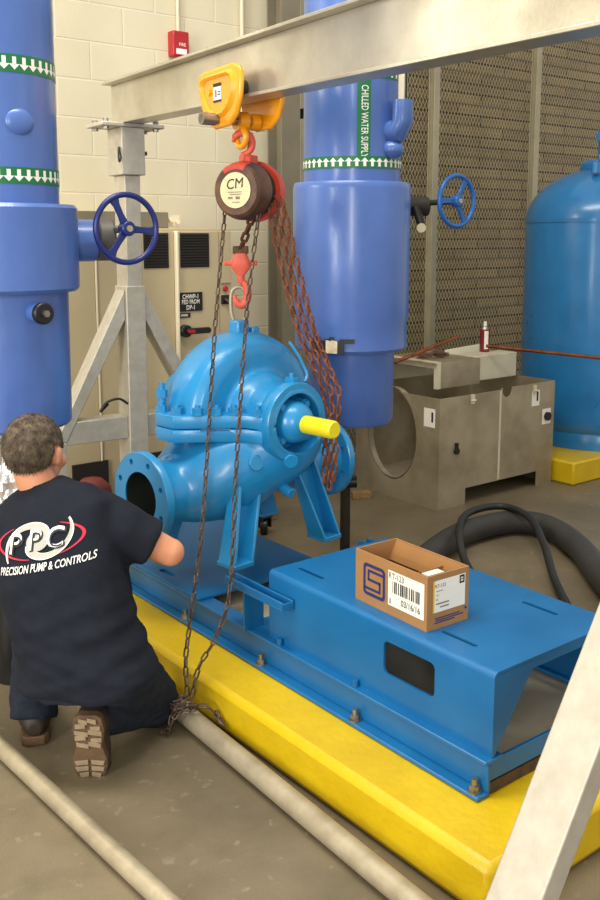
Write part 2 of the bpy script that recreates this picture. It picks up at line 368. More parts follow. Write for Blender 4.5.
# red bucket in front of lower vent
t = thing('red_bucket', 'dull red bucket on the floor before the beige cabinet’s dark lower vent', 'bucket', (2.0, 4.2, 0))
MB().lathe([(.085, 0), (.10, .30), (.106, .31), (.10, .30), (.082, .012)], (2.005, 4.2, .005), (0, 0, 1), 28).build('bucket_body', mat('faded_red', (120, 52, 46), .6), t)
MB().lathe([(.10, .30), (.09, .37), (.05, .41), (0, .42)], (2.005, 4.2, .005), (0, 0, 1), 28).build('bucket_lid', MATS['faded_red'], t)

# ------------------------------------------------------------------ wire mesh cage
t = thing('wire_mesh_fence', 'tall expanded metal mesh fence with galvanised posts behind the steel housing', 'fence', (5.6, 5.0, 0))
def mesh_panel(x0, x1, z0, z1):
    m_ = MB(); cw, ch, sw = .034, .032, .0095; nx = int((x1 - x0) / cw)
    nz = int((z1 - z0) / ch)
    for i in range(nx * 2 + 1):
        x = x0 + i * cw / 2; prev = None
        for j in range(nz + 1):
            z = z0 + j * ch; dx = cw / 4 * (1 if (i + j) % 2 else -1)
            xc = x + dx
            a = m_.bm.verts.new((xc - sw / 2, 5.0, z)); b_ = m_.bm.verts.new((xc + sw / 2, 5.004, z))
            if prev: m_.face([prev[0], prev[1], b_, a])
            prev = (a, b_)
    return m_
for x0, x1 in ((3.95, 5.12), (5.20, 6.27), (6.35, 7.6)):
    mesh_panel(x0, x1, .06, 3.35).build('mesh_panel', M_mesh, t)
for x in (3.93, 5.16, 6.31, 7.64):
    mb = MB(); mb.bb(x - .03, x + .03, 4.955, 4.995, 0, 3.4); mb.bb(x - .045, x + .045, 4.995, 4.999, .05, 3.35); mb.build('post', M_meshpost, t, bevel=.004)
for z in (.03, 3.36): MB().bb(3.93, 7.64, 4.96, 4.994, z, z + .03).build('rail', M_meshpost, t)

# ------------------------------------------------------------------ blue tank on yellow pad
tag(MB().bb(5.065, 6.7, 3.59, 4.7, 0, .15).build('concrete_pad', M_yel, bevel=.012), 'yellow painted concrete pad under the big blue tank', 'pad')
tc = V((5.89, 4.0, .15))
t = thing('pressure_tank', 'tall blue pressure tank with domed top on a yellow pad', 'tank', tc)
prof = [(.52, .001), (.52, .10), (.515, .11), (.53, .13), (.545, .18), (.55, .25), (.55, 1.55)]
for i in range(1, 15):
    a = math.pi / 2 * i / 14; prof.append((.55 * math.cos(a) if i < 14 else .02, 1.55 + .37 * math.sin(a)))
MB().lathe(prof, tc, (0, 0, 1), 72).build('tank_shell', M_tblue, t, ang=50)
MB().lathe([(.555, 1.535), (.555, 1.56)], tc, (0, 0, 1), 72).build('weld_seam', M_tblue, t)
MB().lathe([(.17, 1.87), (.19, 1.90), (.19, 1.94), (.17, 1.96), (.08, 1.965)], tc, (0, 0, 1), 40).build('top_flange', M_tblue, t)
mb = MB(); mb.cyl(tc + V((0, 0, 1.95)), tc + V((0, 0, 2.19)), .075); mb.cyl(tc + V((0, 0, 2.19)), tc + V((0, 0, 2.25)), .05, .04); mb.cyl(tc + V((-.12, 0, 2.12)), tc + V((0, 0, 2.12)), .03)
mb.build('neck_pipe', M_tblue, t)
MB().torus(tc + V((-.19, -.10, 1.965)), (1, 1.5, 0), .035, .012, 24, 8).build('lifting_eye', M_tblue, t)
MB().cyl(tc + V((-.32, -.12, 1.86)), tc + V((-.32, -.12, 1.93)), .03).build('sensor_boss', M_tblue, t)

# ------------------------------------------------------------------ stainless housing
X0, X1, Y0, Y1 = 3.965, 5.03, 3.735, 4.46
t = thing('steel_housing', 'scuffed stainless housing with an oval side opening on the concrete floor', 'housing', ((X0 + X1) / 2, (Y0 + Y1) / 2, 0))
s_ = .006
side = MB().bb(X0, X0 + s_, Y0, Y1, .0, .665).build('side_panel', M_sst, t)
k = MB(); k.lathe([(1, -.1), (1, .1)], (0, 0, 0), (1, 0, 0), 48)
for v in k.bm.verts: v.co = V((X0 + v.co.x, 4.135 + v.co.y * .215, .40 + v.co.z * .285))
cut(side, k)
mb = MB(); mb.bb(X0 + .006, 4.50, Y0, Y0 + s_, .10, .665); mb.bb(4.50, X1, Y0, Y0 + s_, .10, .675); mb.bb(X0 + .006, 4.20, Y0, Y0 + s_, 0, .10); mb.bb(4.87, X1, Y0, Y0 + s_, 0, .10)
fr = mb.build('front_panel', M_sst, t)
k = MB(); k.cyl((4.56, Y0 - .05, .66), (4.56, Y0 + .05, .66), .045, n=20); cut(fr, k)
mb = MB(); mb.bb(X1 - s_, X1, Y0 + s_, Y1, .0, .675); mb.build('side_panel', M_sst, t)
mb = MB(); mb.bb(X0 + s_, X1 - s_, Y1 - s_, Y1, .0, .665); mb.build('back_panel', M_sst, t)
mb = MB(); mb.bb(X0 + s_, X1 - s_, Y0 + s_, Y1 - s_, .10, .106); mb.build('bottom_panel', M_sst, t)
k = MB(); k.lathe([(1, 0), (1, .04), (.96, .04), (.96, 0)], (0, 0, 0), (1, 0, 0), 48, caps=False)
for v in k.bm.verts: v.co = V((X0 + .003 + v.co.x, 4.135 + v.co.y * .218, .40 + v.co.z * .288))
k.build('opening_collar', M_sst, t)
mb = MB(); mb.bb(4.49, 4.505, Y0 - .002, Y0, .11, .66); mb.build('panel_seam', M_cream, t)
mb = MB(); mb.bb(X0 - .0012, X0, 3.77, 3.86, .49, .60); mb.build('paper_label', M_white, t)
mb = MB(); mb.bb(4.80, 4.875, Y0 - .0012, Y0, .53, .63); mb.build('paper_label', M_white, t)
mb = MB(); mb.bb(4.91, 4.995, Y0 - .0012, Y0, .40, .50); mb.build('paper_label', M_white, t)
mb = MB(); mb.bb(X0 - .0018, X0 - .001, 3.785, 3.80, .52, .58); mb.build('label_print', M_black, t)
mb = MB(); mb.bb(4.845, 4.862, Y0 - .0018, Y0 - .001, .56, .62); mb.build('label_print', M_black, t)
mb = MB(); mb.cyl((4.955, Y0, .45), (4.955, Y0 - .018, .45), .028, n=20); mb.build('round_knob', M_black, t)
mb = MB(); mb.cyl((4.11, Y0, .34), (4.11, Y0 - .014, .34), .02, n=16); mb.bb(4.10, 4.12, Y0 - .012, Y0, .355, .39); mb.build('latch', M_black, t)
for x in (4.24, 4.82):
    mb = MB(); mb.bb(x - .012, x + .012, Y0 - .012, Y0, .61, .665); mb.cyl((x - .02, Y0 - .012, .63), (x + .02, Y0 - .012, .63), .006); mb.build('clip', M_cream, t)
# second-level open tray on the housing
t = thing('sheet_metal_tray', 'open cream-edged sheet metal box on top of the steel housing', 'sheet metal box', (4.3, 4.1, .67))
mb = MB(); mb.bb(4.19, 4.55, 3.95, 3.956, .676, .83); mb.build('front_panel', M_sst, t)
mb = MB(); mb.bb(4.13, 4.55, 3.95, 4.42, .83, .836); mb.build('top_panel', M_sst, t)
mb = MB(); mb.bb(4.16, 4.19, 3.945, 3.975, .676, .84); mb.bb(4.16, 4.19, 3.975, 4.42, .80, .84); mb.bb(4.16, 4.19, 4.39, 4.42, .676, .80); mb.build('end_frame', M_cream, t)
mb = MB(); mb.bb(4.16, 4.55, 4.414, 4.42, .676, .83); mb.build('back_panel', M_cream, t)
tag(MB().hexa([(4.60, 4.18, .676), (5.0, 4.18, .676), (5.0, 4.188, .676), (4.60, 4.188, .676), (4.60, 4.30, .85), (5.02, 4.30, .87), (5.02, 4.308, .87), (4.60, 4.308, .85)]).build('metal_sheet', M_cream, bevel=.002), 'cream sheet metal panel leaning behind the open tray on the steel housing', 'panel')
for i, (x, y, r) in enumerate(((4.25, 4.15, .05), (4.36, 4.12, .06), (4.45, 4.2, .045))):
    mb = MB(); mb.tube([V((x + .05 * math.sin(q * 1.9 + i), y + .04 * math.cos(q * 2.3), .845 + .005 * q % .03)) for q in range(9)], .006, 6)
    tag(mb.build('scrap_wire', mat('brown_scrap', (96, 66, 46), .7, var=.2)), 'small twist of brown scrap wire lying on the open metal tray', 'scrap', 'scrap wire on the metal tray')
t = thing('spray_can', 'dark red spray can standing upright behind the open metal tray', 'can', (4.87, 4.24, .86))
o0 = V((4.83, 4.16, .836))
tag(MB().bb(4.56, 4.99, 4.02, 4.17, .676, .835).build('metal_block', M_cream, bevel=.004), 'pale sheet metal box under the red spray can on the steel housing', 'box')
t.location = o0; WM[t] = Matrix.Translation(o0)
MB().cyl(o0, o0 + V((0, 0, .15)), .033, n=24).build('can_body', M_can, t, bevel=.004)
mb = MB(); mb.lathe([(.032, .15), (.024, .165), (.012, .17)], o0, (0, 0, 1), 24); mb.build('shoulder', M_steel, t)
MB().cyl(o0 + V((0, 0, .17)), o0 + V((0, 0, .20)), .011, n=12).build('nozzle', M_white, t)
mb = MB()
for i in range(8):
    a0 = math.radians(215 + i * 6); a1 = a0 + math.radians(6)
    mb.raw([o0 + V((.0338 * math.cos(a), .0338 * math.sin(a), z)) for a, z in ((a0, .02), (a1, .02), (a1, .14), (a0, .14))], [(0, 1, 2, 3)])
mb.build('can_label', M_white, t)
tag(MB().tube([(3.90, 4.05, .851), (4.50, 4.10, .96)], .011, 12).build('copper_pipe', M_copper), 'short copper pipe sloping up over the open metal tray', 'pipe')
tag(MB().tube([(4.66, 4.0, .90), (5.4, 3.40, .80)], .011, 12).build('copper_pipe', M_copper), 'long copper pipe running from the spray can across the blue tank', 'pipe')

# ------------------------------------------------------------------ insulated pipes
def arrow_marks(cx, cy, r, z0, z1, up, n, m_, parent):
    mb = MB(); h = (z1 - z0) * .36; zc = (z0 + z1) / 2; s = 1 if up else -1
    for i in range(n):
        a = 2 * math.pi * i / n
        def f(u, v): return (cx + r * math.cos(a + u / r), cy + r * math.sin(a + u / r), zc + v * s)
        w1, w2 = .0065, .0175
        mb.raw([f(-w1, -h), f(w1, -h), f(w1, h * .1), f(-w1, h * .1)], [(0, 1, 2, 3)]); mb.raw([f(-w2, h * .1), f(0, h * .1), f(w2, h * .1), f(0, h * 1.0)], [(0, 1, 3), (1, 2, 3)])
    return mb.build('arrow_marks', m_, parent)
def handwheel(parent, c, R_, m_, ax=(0, -1, 0), rot=0, gear=True, spokes=3):
    c = V(c); u, v, d = frame(ax)
    hw = MB().torus(c, ax, R_, .0105, 48, 10).build('handwheel', m_, parent)
    MB().cyl(c - d * .02, c + d * .022, .026, n=24).build('hub', m_, hw, bevel=.004)
    MB().cyl(c + d * .022, c + d * .028, .011, n=12).build('hub_nut', M_meshpost, hw)
    for i in range(spokes):
        a = rot + 2 * math.pi * i / spokes; e = u * math.cos(a) + v * math.sin(a); tq = -u * math.sin(a) + v * math.cos(a)
        pts = []
        for tt, wd in ((.15, .03), (.45, .022), (.75, .024), (.97, .04)):
            cc = c + e * R_ * tt; pts.append([cc + tq * wd / 2 - d * .006, cc + tq * wd / 2 + d * .006, cc - tq * wd / 2 + d * .006, cc - tq * wd / 2 - d * .006])
        MB().loft(pts).build('spoke', m_, hw, bevel=.003)
    return hw
# left
cx, cy = 1.23, 3.25
t = thing('insulated_pipe', 'blue insulated pipe with two green downward-arrow bands left of the gantry', 'pipe', (cx, cy, .94))
def jag(prof, name, m_=M_jblue, n=64, parent=None, cxx=0, cyy=0): return MB().lathe(prof, (cxx, cyy, 0), (0, 0, 1), n).build(name, m_, parent, ang=30)
jag([(.12, .95), (.222, .94), (.228, .95), (.232, 1.41)], 'lower_jacket', M_jblue, 64, t, cx, cy)
jag([(.2, 1.405), (.262, 1.408), (.272, 1.42), (.272, 1.69), (.262, 1.702), (.2, 1.705)], 'valve_jacket', M_jblue, 64, t, cx, cy)
jag([(.212, 1.70), (.212, 2.33), (.2125, 2.34), (.212, 2.35), (.212, 3.2)], 'upper_jacket', M_jblue, 64, t, cx, cy)
for z0, z1 in ((1.765, 1.818), (2.114, 2.170)):
    b = MB().lathe([(.2135, z0), (.2135, z1)], (cx, cy, 0), (0, 0, 1), 64, caps=False).build('marker_band', M_green, t)
    arrow_marks(cx, cy, .2142, z0, z1, False, 40, M_lwhite, b)
d = V((-1.23 + .32, -3.25 - .05, 0)).normalized()
MB().ell(V((cx + .0105, cy - .208, 1.961)), (.048, .016, .043)).build('round_patch', M_jblue, t)
dd = V((.127, -.992, 0)); q = V((cx, cy, 1.345))
MB().cyl(q + dd * .2, q + dd * .265, .034).build('drain_stub', M_jblue, t)
c = MB().cyl(q + dd * .265, q + dd * .29, .036, n=28).build('drain_cap', M_black, t, bevel=.005)
MB().cyl(q + dd * .29, q + dd * .305, .012, n=6).build('drain_plug', M_steel, c)
MB().cyl((cx + .2, cy - .02, 1.58), (cx + .345, cy - .05, 1.58), .075).build('valve_stub', M_jblue, t, bevel=.01)
MB().cyl((cx + .335, cy - .06, 1.585), (cx + .395, cy - .07, 1.585), .078).build('gearbox', mat('grey_gearbox', (96, 92, 88), .5, .3), t, bevel=.008)
MB().cyl((cx + .385, cy - .06, 1.62), (cx + .385, cy - .21, 1.62), .014).build('stem', M_steel, t)
handwheel(t, (cx + .385, cy - .21, 1.622), .118, M_navy, rot=math.radians(115))
mb = MB(); mb.lathe([(.02, .40), (.085, .41), (.10, .50), (.10, .60), (.115, .70), (.11, .82), (.12, .94), (.06, .945)], (cx + .005, cy - .04, 0), (0, 0, 1), 40)
bmesh.ops.subdivide_edges(mb.bm, edges=mb.bm.edges, cuts=3, use_grid_fill=True)
for v in mb.bm.verts:
    n_ = noise.noise_vector(v.co * 22) * .022 + noise.noise_vector(v.co * 60) * .010; v.co += V((n_.x, n_.y, n_.z * .4))
fo = mb.build('foil_wrap', M_foil, t, ang=12); fo['label'] = 'crumpled silver foil wrap'
MB().cyl((cx - .02, cy - .03, 0), (cx - .02, cy - .03, .42), .07, n=32).build('riser', M_black, t)
# right
cx, cy = 2.865, 3.265
t = thing('chilled_water_pipe', 'blue insulated pipe with green supply strip and upward arrows behind the pump', 'pipe', (cx, cy, .75))
jag([(.12, .77), (.19, .75), (.197, .765), (.200, 1.11)], 'lower_jacket', M_jblue, 64, t, cx, cy)
vj = jag([(.18, 1.085), (.248, 1.088), (.256, 1.10), (.254, 1.20), (.262, 1.24), (.264, 1.80), (.26, 1.822), (.255, 1.828), (.2, 1.832)], 'valve_jacket', M_jblue, 64, t, cx, cy)
jag([(.215, 1.83), (.217, 1.90), (.215, 2.3), (.215, 3.2)], 'upper_jacket', M_jblue, 64, t, cx, cy)
b = MB().lathe([(.2185, 1.882), (.2185, 1.932)], (cx, cy, 0), (0, 0, 1), 64, caps=False).build('marker_band', M_green, t); arrow_marks(cx, cy, .2192, 1.882, 1.932, True, 40, M_lwhite, b)
b = MB().lathe([(.2165, 2.255), (.2165, 2.305)], (cx, cy, 0), (0, 0, 1), 64, caps=False).build('marker_band', M_green, t); arrow_marks(cx, cy, .2172, 2.255, 2.305, True, 40, M_lwhite, b)
va = math.atan2(-cy, -cx)  # direction from the pipe towards the viewer side
sa = va + math.radians(13)
mb = MB()
for i in range(6):
    a0 = sa - .135 + .27 * i / 6; a1 = a0 + .27 / 6; r = .2172
    mb.raw([(cx + r * math.cos(a), cy + r * math.sin(a), z) for a, z in ((a0, 1.932), (a1, 1.932), (a1, 2.255), (a0, 2.255))], [(0, 1, 2, 3)])
b = mb.build('name_strip', M_green, t)
def wrap(x, y): a = sa + .01 + y / .218; return V((cx + .2182 * math.cos(a), cy + .2182 * math.sin(a), 2.074 - x))
lettering('CHILLED WATER SUPPLY', .043, wrap, M_lwhite, b, xs=.62, bold=.006)
# torn patch
mb = MB(); mk = MB()
for i in range(9):
    a0 = va - .70 + i * .085; a1 = a0 + .085
    for (z0, z1, r, lo, hi) in ((1.09, 1.155 + .01 * math.sin(i * 2.1), .2645, 0, 7), (1.135, 1.155, .2648, 6, 9)):
        if lo <= i < hi: (mb).raw([(cx + r * math.cos(a), cy + r * math.sin(a), z) for a, z in ((a0, z0), (a1, z0), (a1, z1), (a0, z1))], [(0, 1, 2, 3)])
mb.build('torn_edge', M_black, vj)
for i in range(2):
    a0 = va - .42 + i * .1; a1 = a0 + .1
    mk.raw([(cx + .2655 * math.cos(a), cy + .2655 * math.sin(a), z) for a, z in ((a0, 1.092), (a1, 1.092), (a1, 1.145), (a0, 1.15))], [(0, 1, 2, 3)])
mk.build('exposed_foam', mat('pale_foam', (214, 196, 160), .9, var=.2, scale=30), vj)
# branch with thermometer
ea = va + math.radians(52); e = V((math.cos(ea), math.sin(ea), 0)); pc = V((cx, cy, 0))
mb = MB(); mb.tube([pc + e * .15 + V((0, 0, 2.035)), pc + e * .25 + V((0, 0, 2.04)), pc + e * .27 + V((0, 0, 2.08)), pc + e * .27 + V((0, 0, 2.165))], [.05, .05, .046, .042], 24); mb.build('branch_jacket', M_jblue, t)
MB().ell(pc + e * .22 + V((0, 0, 1.965)), (.05, .05, .042)).build('sensor_bump', M_jblue, t)
th = MB().box(pc + e * .27 + V((0, 0, 2.235)), (.03, .03, .17), Matrix.Rotation(ea, 3, 'Z')).build('thermometer', M_cream, t, bevel=.003)
MB().box(pc + e * .286 + V((0, 0, 2.235)), (.004, .012, .13), Matrix.Rotation(ea, 3, 'Z')).build('thermometer_scale', M_dsteel, th)
MB().cyl((cx + .2, cy - .05, 1.73), (cx + .36, cy - .12, 1.73), .045).build('gearbox', M_dsteel, t, bevel=.006)
MB().cyl((cx + .33, cy - .1, 1.745), (cx + .39, cy - .25, 1.75), .013).build('stem', M_dsteel, t)
handwheel(t, (cx + .405, cy - .26, 1.752), .113, M_wblue, rot=math.radians(60))
mb = MB(); mb.tube([(cx + .27, cy - .13, 1.73), (cx + .29, cy - .15, 1.65)], .02, 10); mb.build('gauge_stem', M_dsteel, t)
e2 = V((-.68, -.73, 0)); q = V((cx + .29, cy - .15, 1.632)); MB().cyl(q + e2 * .0, q + e2 * .04, .021, n=24).build('gauge', M_meshpost, t)
# ------------------------------------------------------------------ concrete pad, skid
pad = MB().bb(1.585, 2.47, 1.30, 4.05, 0, .148).build('concrete_pad', M_yel); tag(pad, 'long yellow painted concrete pad under the blue pump skid', 'pad')
bmesh_ = bmesh.new(); bmesh_.from_mesh(pad.data); bmesh.ops.subdivide_edges(bmesh_, edges=[e for e in bmesh_.edges if abs((e.verts[0].co - e.verts[1].co).y) > 1], cuts=24)
bmesh_.to_mesh(pad.data); bmesh_.free()
bv = pad.modifiers.new('bevel', 'BEVEL'); bv.width = .022; bv.segments = 2; bv.limit_method = 'ANGLE'
t = thing('pump_skid', 'blue fabricated steel pump skid bolted onto the yellow pad', 'skid', (2.1, 2.7, .15))
Z0 = .15; xl, xr = 1.757, 2.44; yn, yf = 1.493, 3.98
def channel(x, sgn, y0, y1):  # base channel: bottom flange out, web, top flange
    m_ = MB(); m_.bb(x, x + sgn * .05, y0, y1, Z0, Z0 + .012); m_.bb(x + sgn * .038, x + sgn * .05, y0, y1, Z0 + .012, .238); m_.bb(x + sgn * .03, x + sgn * .10, y0, y1, .238, .25)
    return m_
channel(xl, 1, yn, yf).build('base_channel', M_sblue, t, bevel=.003); channel(xr, -1, yn, yf).build('base_channel', M_sblue, t, bevel=.003)
mb = MB(); mb.bb(xl + .052, xr - .052, yn + .004, yn + .016, .188, .243); mb.build('end_tie', M_sblue, t, bevel=.003)
mb = MB(); mb.bb(xl + .052, xr - .052, yf - .012, yf, .16, .243); mb.build('end_tie', M_sblue, t)
MB().bb(xl + .055, xr - .055, yn + .02, 2.47, Z0, .232).build('grout_fill', M_grout, t)
MB().bb(xl + .055, xr - .055, yn + .006, yn + .018, Z0, .182).build('rusty_shim', mat('rusty_shim_steel', (58, 42, 28), .8, rgb2=(92, 70, 44), scale=20), t)
dk = MB().bb(xl + .03, xr - .03, 2.885, yf, .2505, .262).build('deck_plate', M_sblue, t, bevel=.003)
cut(dk, MB().prism([(x + 1.84, y + 3.2, .2) for x, y in rrect(.03, .10, .014)], (0, 0, .2)))
# motor pedestal
xa, xb, ya, yb, zt = 1.815, 2.372, 1.497, 2.475, .486
mb = MB(); r = .018; P_ = []
prof = [(xa, .25)] + [(xa + r - r * math.cos(a), zt - r + r * math.sin(a)) for a in [math.pi / 2 * i / 5 for i in range(6)]] + [(xb - r + r * math.sin(a), zt - r + r * math.cos(a)) for a in [math.pi / 2 * i / 5 for i in range(6)]] + [(xb, .25)]
inn = [(xb - .008, .25), (xb - .008, zt - .012), (xb - .018, zt - .008), (xa + .018, zt - .008), (xa + .008, zt - .012), (xa + .008, .25)]
mb.prism([(x, ya, z) for x, z in prof + inn], (0, yb - ya, 0))
ped = mb.build('motor_pedestal', M_sblue, t, ang=30)
k = MB(); k.prism([(xa - .05, 1.809 + a, .383 + z) for a, z in rrect(.205, .10, .018)], (.12, 0, 0)); cut(ped, k)
k = MB(); k.prism([(xb + .05, 1.809 + a, .383 + z) for a, z in rrect(.205, .10, .018)], (-.12, 0, 0)); cut(ped, k)
for (sx, sy) in ((1.905, 2.36), (2.24, 2.36), (1.905, 1.70), (2.26, 1.70)):
    cut(ped, MB().prism([(sx + a, sy + b_, zt - .1) for a, b_ in rrect(.016, .13, .0075)], (0, 0, .2)))
for yy in (ya + .001, yb - .009):
    mb = MB(); mb.prism([(xa + .009, yy, .252), (xa + .009, yy, zt - .01), (xa + .155, yy, zt - .01), (xa + .155, yy, zt - .03)], (0, .008, 0)); mb.build('end_gusset', M_sblue, t)
    mb = MB(); mb.prism([(xb - .009, yy, .252), (xb - .155, yy, zt - .03), (xb - .155, yy, zt - .01), (xb - .009, yy, zt - .01)], (0, .008, 0)); mb.build('end_gusset', M_sblue, t)
    mb = MB(); mb.bb(xa + .155, xb - .155, yy, yy + .008, zt - .032, zt - .009); mb.build('end_lip', M_sblue, t)
# pump supports
for sx, x in ((1, 1.783), (-1, 2.407)):
    m_ = MB(); m_.bb(x - .024, x + .024, 2.33, 2.66, .395, .403); m_.bb(x - .024, x - .017, 2.33, 2.66, .403, .425); m_.bb(x + .017, x + .024, 2.33, 2.66, .403, .425); m_.bb(x - .017, x + .017, 2.33, 2.336, .403, .42); m_.build('pump_support_rail', M_sblue, t, bevel=.002)
    m_ = MB(); m_.bb(x - .01, x + sx * .07, 2.56, 2.57, .25, .395); m_.bb(x + sx * .062, x + sx * .07, 2.57, 2.62, .25, .395); m_.build('support_post', M_sblue, t)
MB().bb(xl + .055, xr - .055, 2.48, yf - .02, Z0, .20).build('grout_fill', M_grout, t)
mb = MB(); mb.bb(xl + .10, xr - .10, 2.53, 2.62, .235, .248); mb.build('cross_plate', M_sblue, t, bevel=.003)
def bolt(x, y, z, parent, m_=M_steel):
    m2 = MB(); m2.cyl((x, y, z), (x, y, z + .004), .019, n=16); hexnut(m2, (x, y, z + .004), (0, 0, 1), .014, .014); m2.cyl((x, y, z + .018), (x, y, z + .036), .008, n=10); m2.build('anchor_bolt', m_, parent)
for y in (1.52, 1.99, 2.47, 2.96, 3.55): bolt(xl + .019, y, .162, t)
for y in (1.52, 2.47, 3.55): bolt(xr - .019, y, .162, t)
for y in (2.02, 2.40):
    m2 = MB(); m2.cyl((xa - .012, y, .25), (xa - .012, y, .262), .01, n=12); hexnut(m2, (xa - .012, y, .262), (0, 0, 1), .009, .008); m2.build('skid_bolt', M_sblue, t)

# ------------------------------------------------------------------ cardboard box
bx0, bx1, by0, by1, bz, bh = 1.861, 2.025, 1.785, 2.105, .4865, .162
R5 = Matrix.Rotation(math.radians(-2.3), 4, 'Z'); BM = Matrix.Translation((bx0, by0, bz)) @ R5
W_, L_, T_ = .165, .318, .005
t = thing('cardboard_box', 'open brown cardboard box with white labels on the blue skid', 'box', BM @ V((W_ / 2, L_ / 2, 0)))
def part(mb, nm, m_, p, **kw): mb.M = BM; return mb.build(nm, m_, p, **kw)
mb = MB(); mb.bb(0, T_, 0, L_, 0, bh); mb.bb(W_ - T_, W_, 0, L_, 0, bh); mb.bb(T_, W_ - T_, 0, T_, 0, bh); mb.bb(T_, W_ - T_, L_ - T_, L_, 0, bh); mb.bb(T_, W_ - T_, T_, L_ - T_, 0, T_)
part(mb, 'box_body', M_card, t)
mb = MB(); mb.hexa([(T_, T_ + .002, bh - .01), (.03, T_ + .002, bh - .05), (.03, L_ - T_, bh - .05), (T_, L_ - T_, bh - .01), (T_, T_ + .002, bh - .005), (.033, T_ + .002, bh - .047), (.033, L_ - T_, bh - .047), (T_, L_ - T_, bh - .005)])
part(mb, 'inner_flap', M_cardi, t)
mb = MB(); mb.hexa([(W_ - T_, T_ + .002, bh - .01), (W_ - .035, T_ + .002, bh - .06), (W_ - .035, L_ - T_, bh - .06), (W_ - T_, L_ - T_, bh - .01), (W_ - T_, T_ + .002, bh - .005), (W_ - .032, T_ + .002, bh - .057), (W_ - .032, L_ - T_, bh - .057), (W_ - T_, L_ - T_, bh - .005)])
part(mb, 'inner_flap', M_cardi, t)
mb = MB(); mb.bb(T_, W_ - T_, .09, .094, .01, bh - .022); part(mb, 'divider', M_cardi, t)
mb = MB(); mb.bb(.06, .125, .06, .0894, bh - .03, bh - .026); part(mb, 'packing_slip', M_white, t)
BMt = BM
fl = lambda x, y, d=.0006: BM @ V((-d, L_ - x, y))   # long side: x from far end
fe = lambda x, y, d=.0006: BM @ V((x, -d, y))
def sheet(nm, fn, rects, m_, p):
    m2 = MB()
    for r_ in rects: m2.raw([fn(r_[0], r_[2]), fn(r_[1], r_[2]), fn(r_[1], r_[3]), fn(r_[0], r_[3])], [(0, 1, 2, 3)])
    return m2.build(nm, m_, p)
lab = sheet('side_label', fl, [(.152, .306, .030, .138)], M_white, t)
f2 = lambda x, y: fl(x, y, .001)
random.seed(3); bars = []; x = .172
while x < .285: wv = random.choice((.002, .004, .006)); bars.append((x, x + wv, .072, .108)); x += wv + random.choice((.002, .003, .005))
sheet('barcode', f2, bars, M_bink, lab)
sheet('label_mark', f2, [(.160, .164, .036, .052)], M_bink, lab)
lettering('RT-123', .026, lambda x, y: f2(.188 + x, .122 + y), M_bink, lab, xs=.85)
lettering('03/16/16', .027, lambda x, y: f2(.250 + x, .051 + y), M_bink, lab, xs=.85, bold=.01)
# emblem
m2 = MB()
def ringrect(cx_, cy_, w2, h2, th, gaps=()):
    o_ = rrect(w2, h2, .014, 4); i_ = rrect(w2 - 2 * th, h2 - 2 * th, .008, 4); n = len(o_)
    for i in range(n):
        if i in gaps: continue
        j = (i + 1) % n; m2.raw([f2(cx_ + q[0], cy_ + q[1]) for q in (o_[i], o_[j], i_[j], i_[i])], [(0, 1, 2, 3)])
ringrect(.088, .080, .100, .100, .010)
for r_ in ((.058, .132, .104, .112), (.058, .066, .078, .104), (.058, .118, .076, .084), (.110, .118, .056, .084), (.044, .118, .048, .056)):
    m2.raw([f2(r_[0], r_[2]), f2(r_[1], r_[2]), f2(r_[1], r_[3]), f2(r_[0], r_[3])], [(0, 1, 2, 3)])
m2.build('emblem', M_ink, t)
el = sheet('end_label', fe, [(.022, .150, .050, .145)], M_white, t); f3 = lambda x, y: fe(x, y, .001)
sheet('yellow_strip', f3, [(.0215, .028, .050, .145)], M_lyel, el)
sheet('label_lines', f3, [(.034, .06, .112, .114), (.034, .044, .10, .102), (.034, .085, .073, .077), (.05, .085, .062, .066), (.034, .04, .086, .09)], M_grey, el)
lettering('RT-123', .014, lambda x, y: f3(.050 + x, .128 + y), M_bink, el)
sheet('label_mark', f3, [(.126, .146, .136, .142), (.126, .146, .118, .123), (.126, .131, .123, .136), (.141, .146, .123, .136), (.134, .138, .127, .133)], M_bink, el)
sheet('fine_print', fe, [(.03, .13, .030, .0335), (.035, .145, .0235, .027), (.03, .11, .017, .0205), (.15, .158, .035, .042)], M_ink, t)

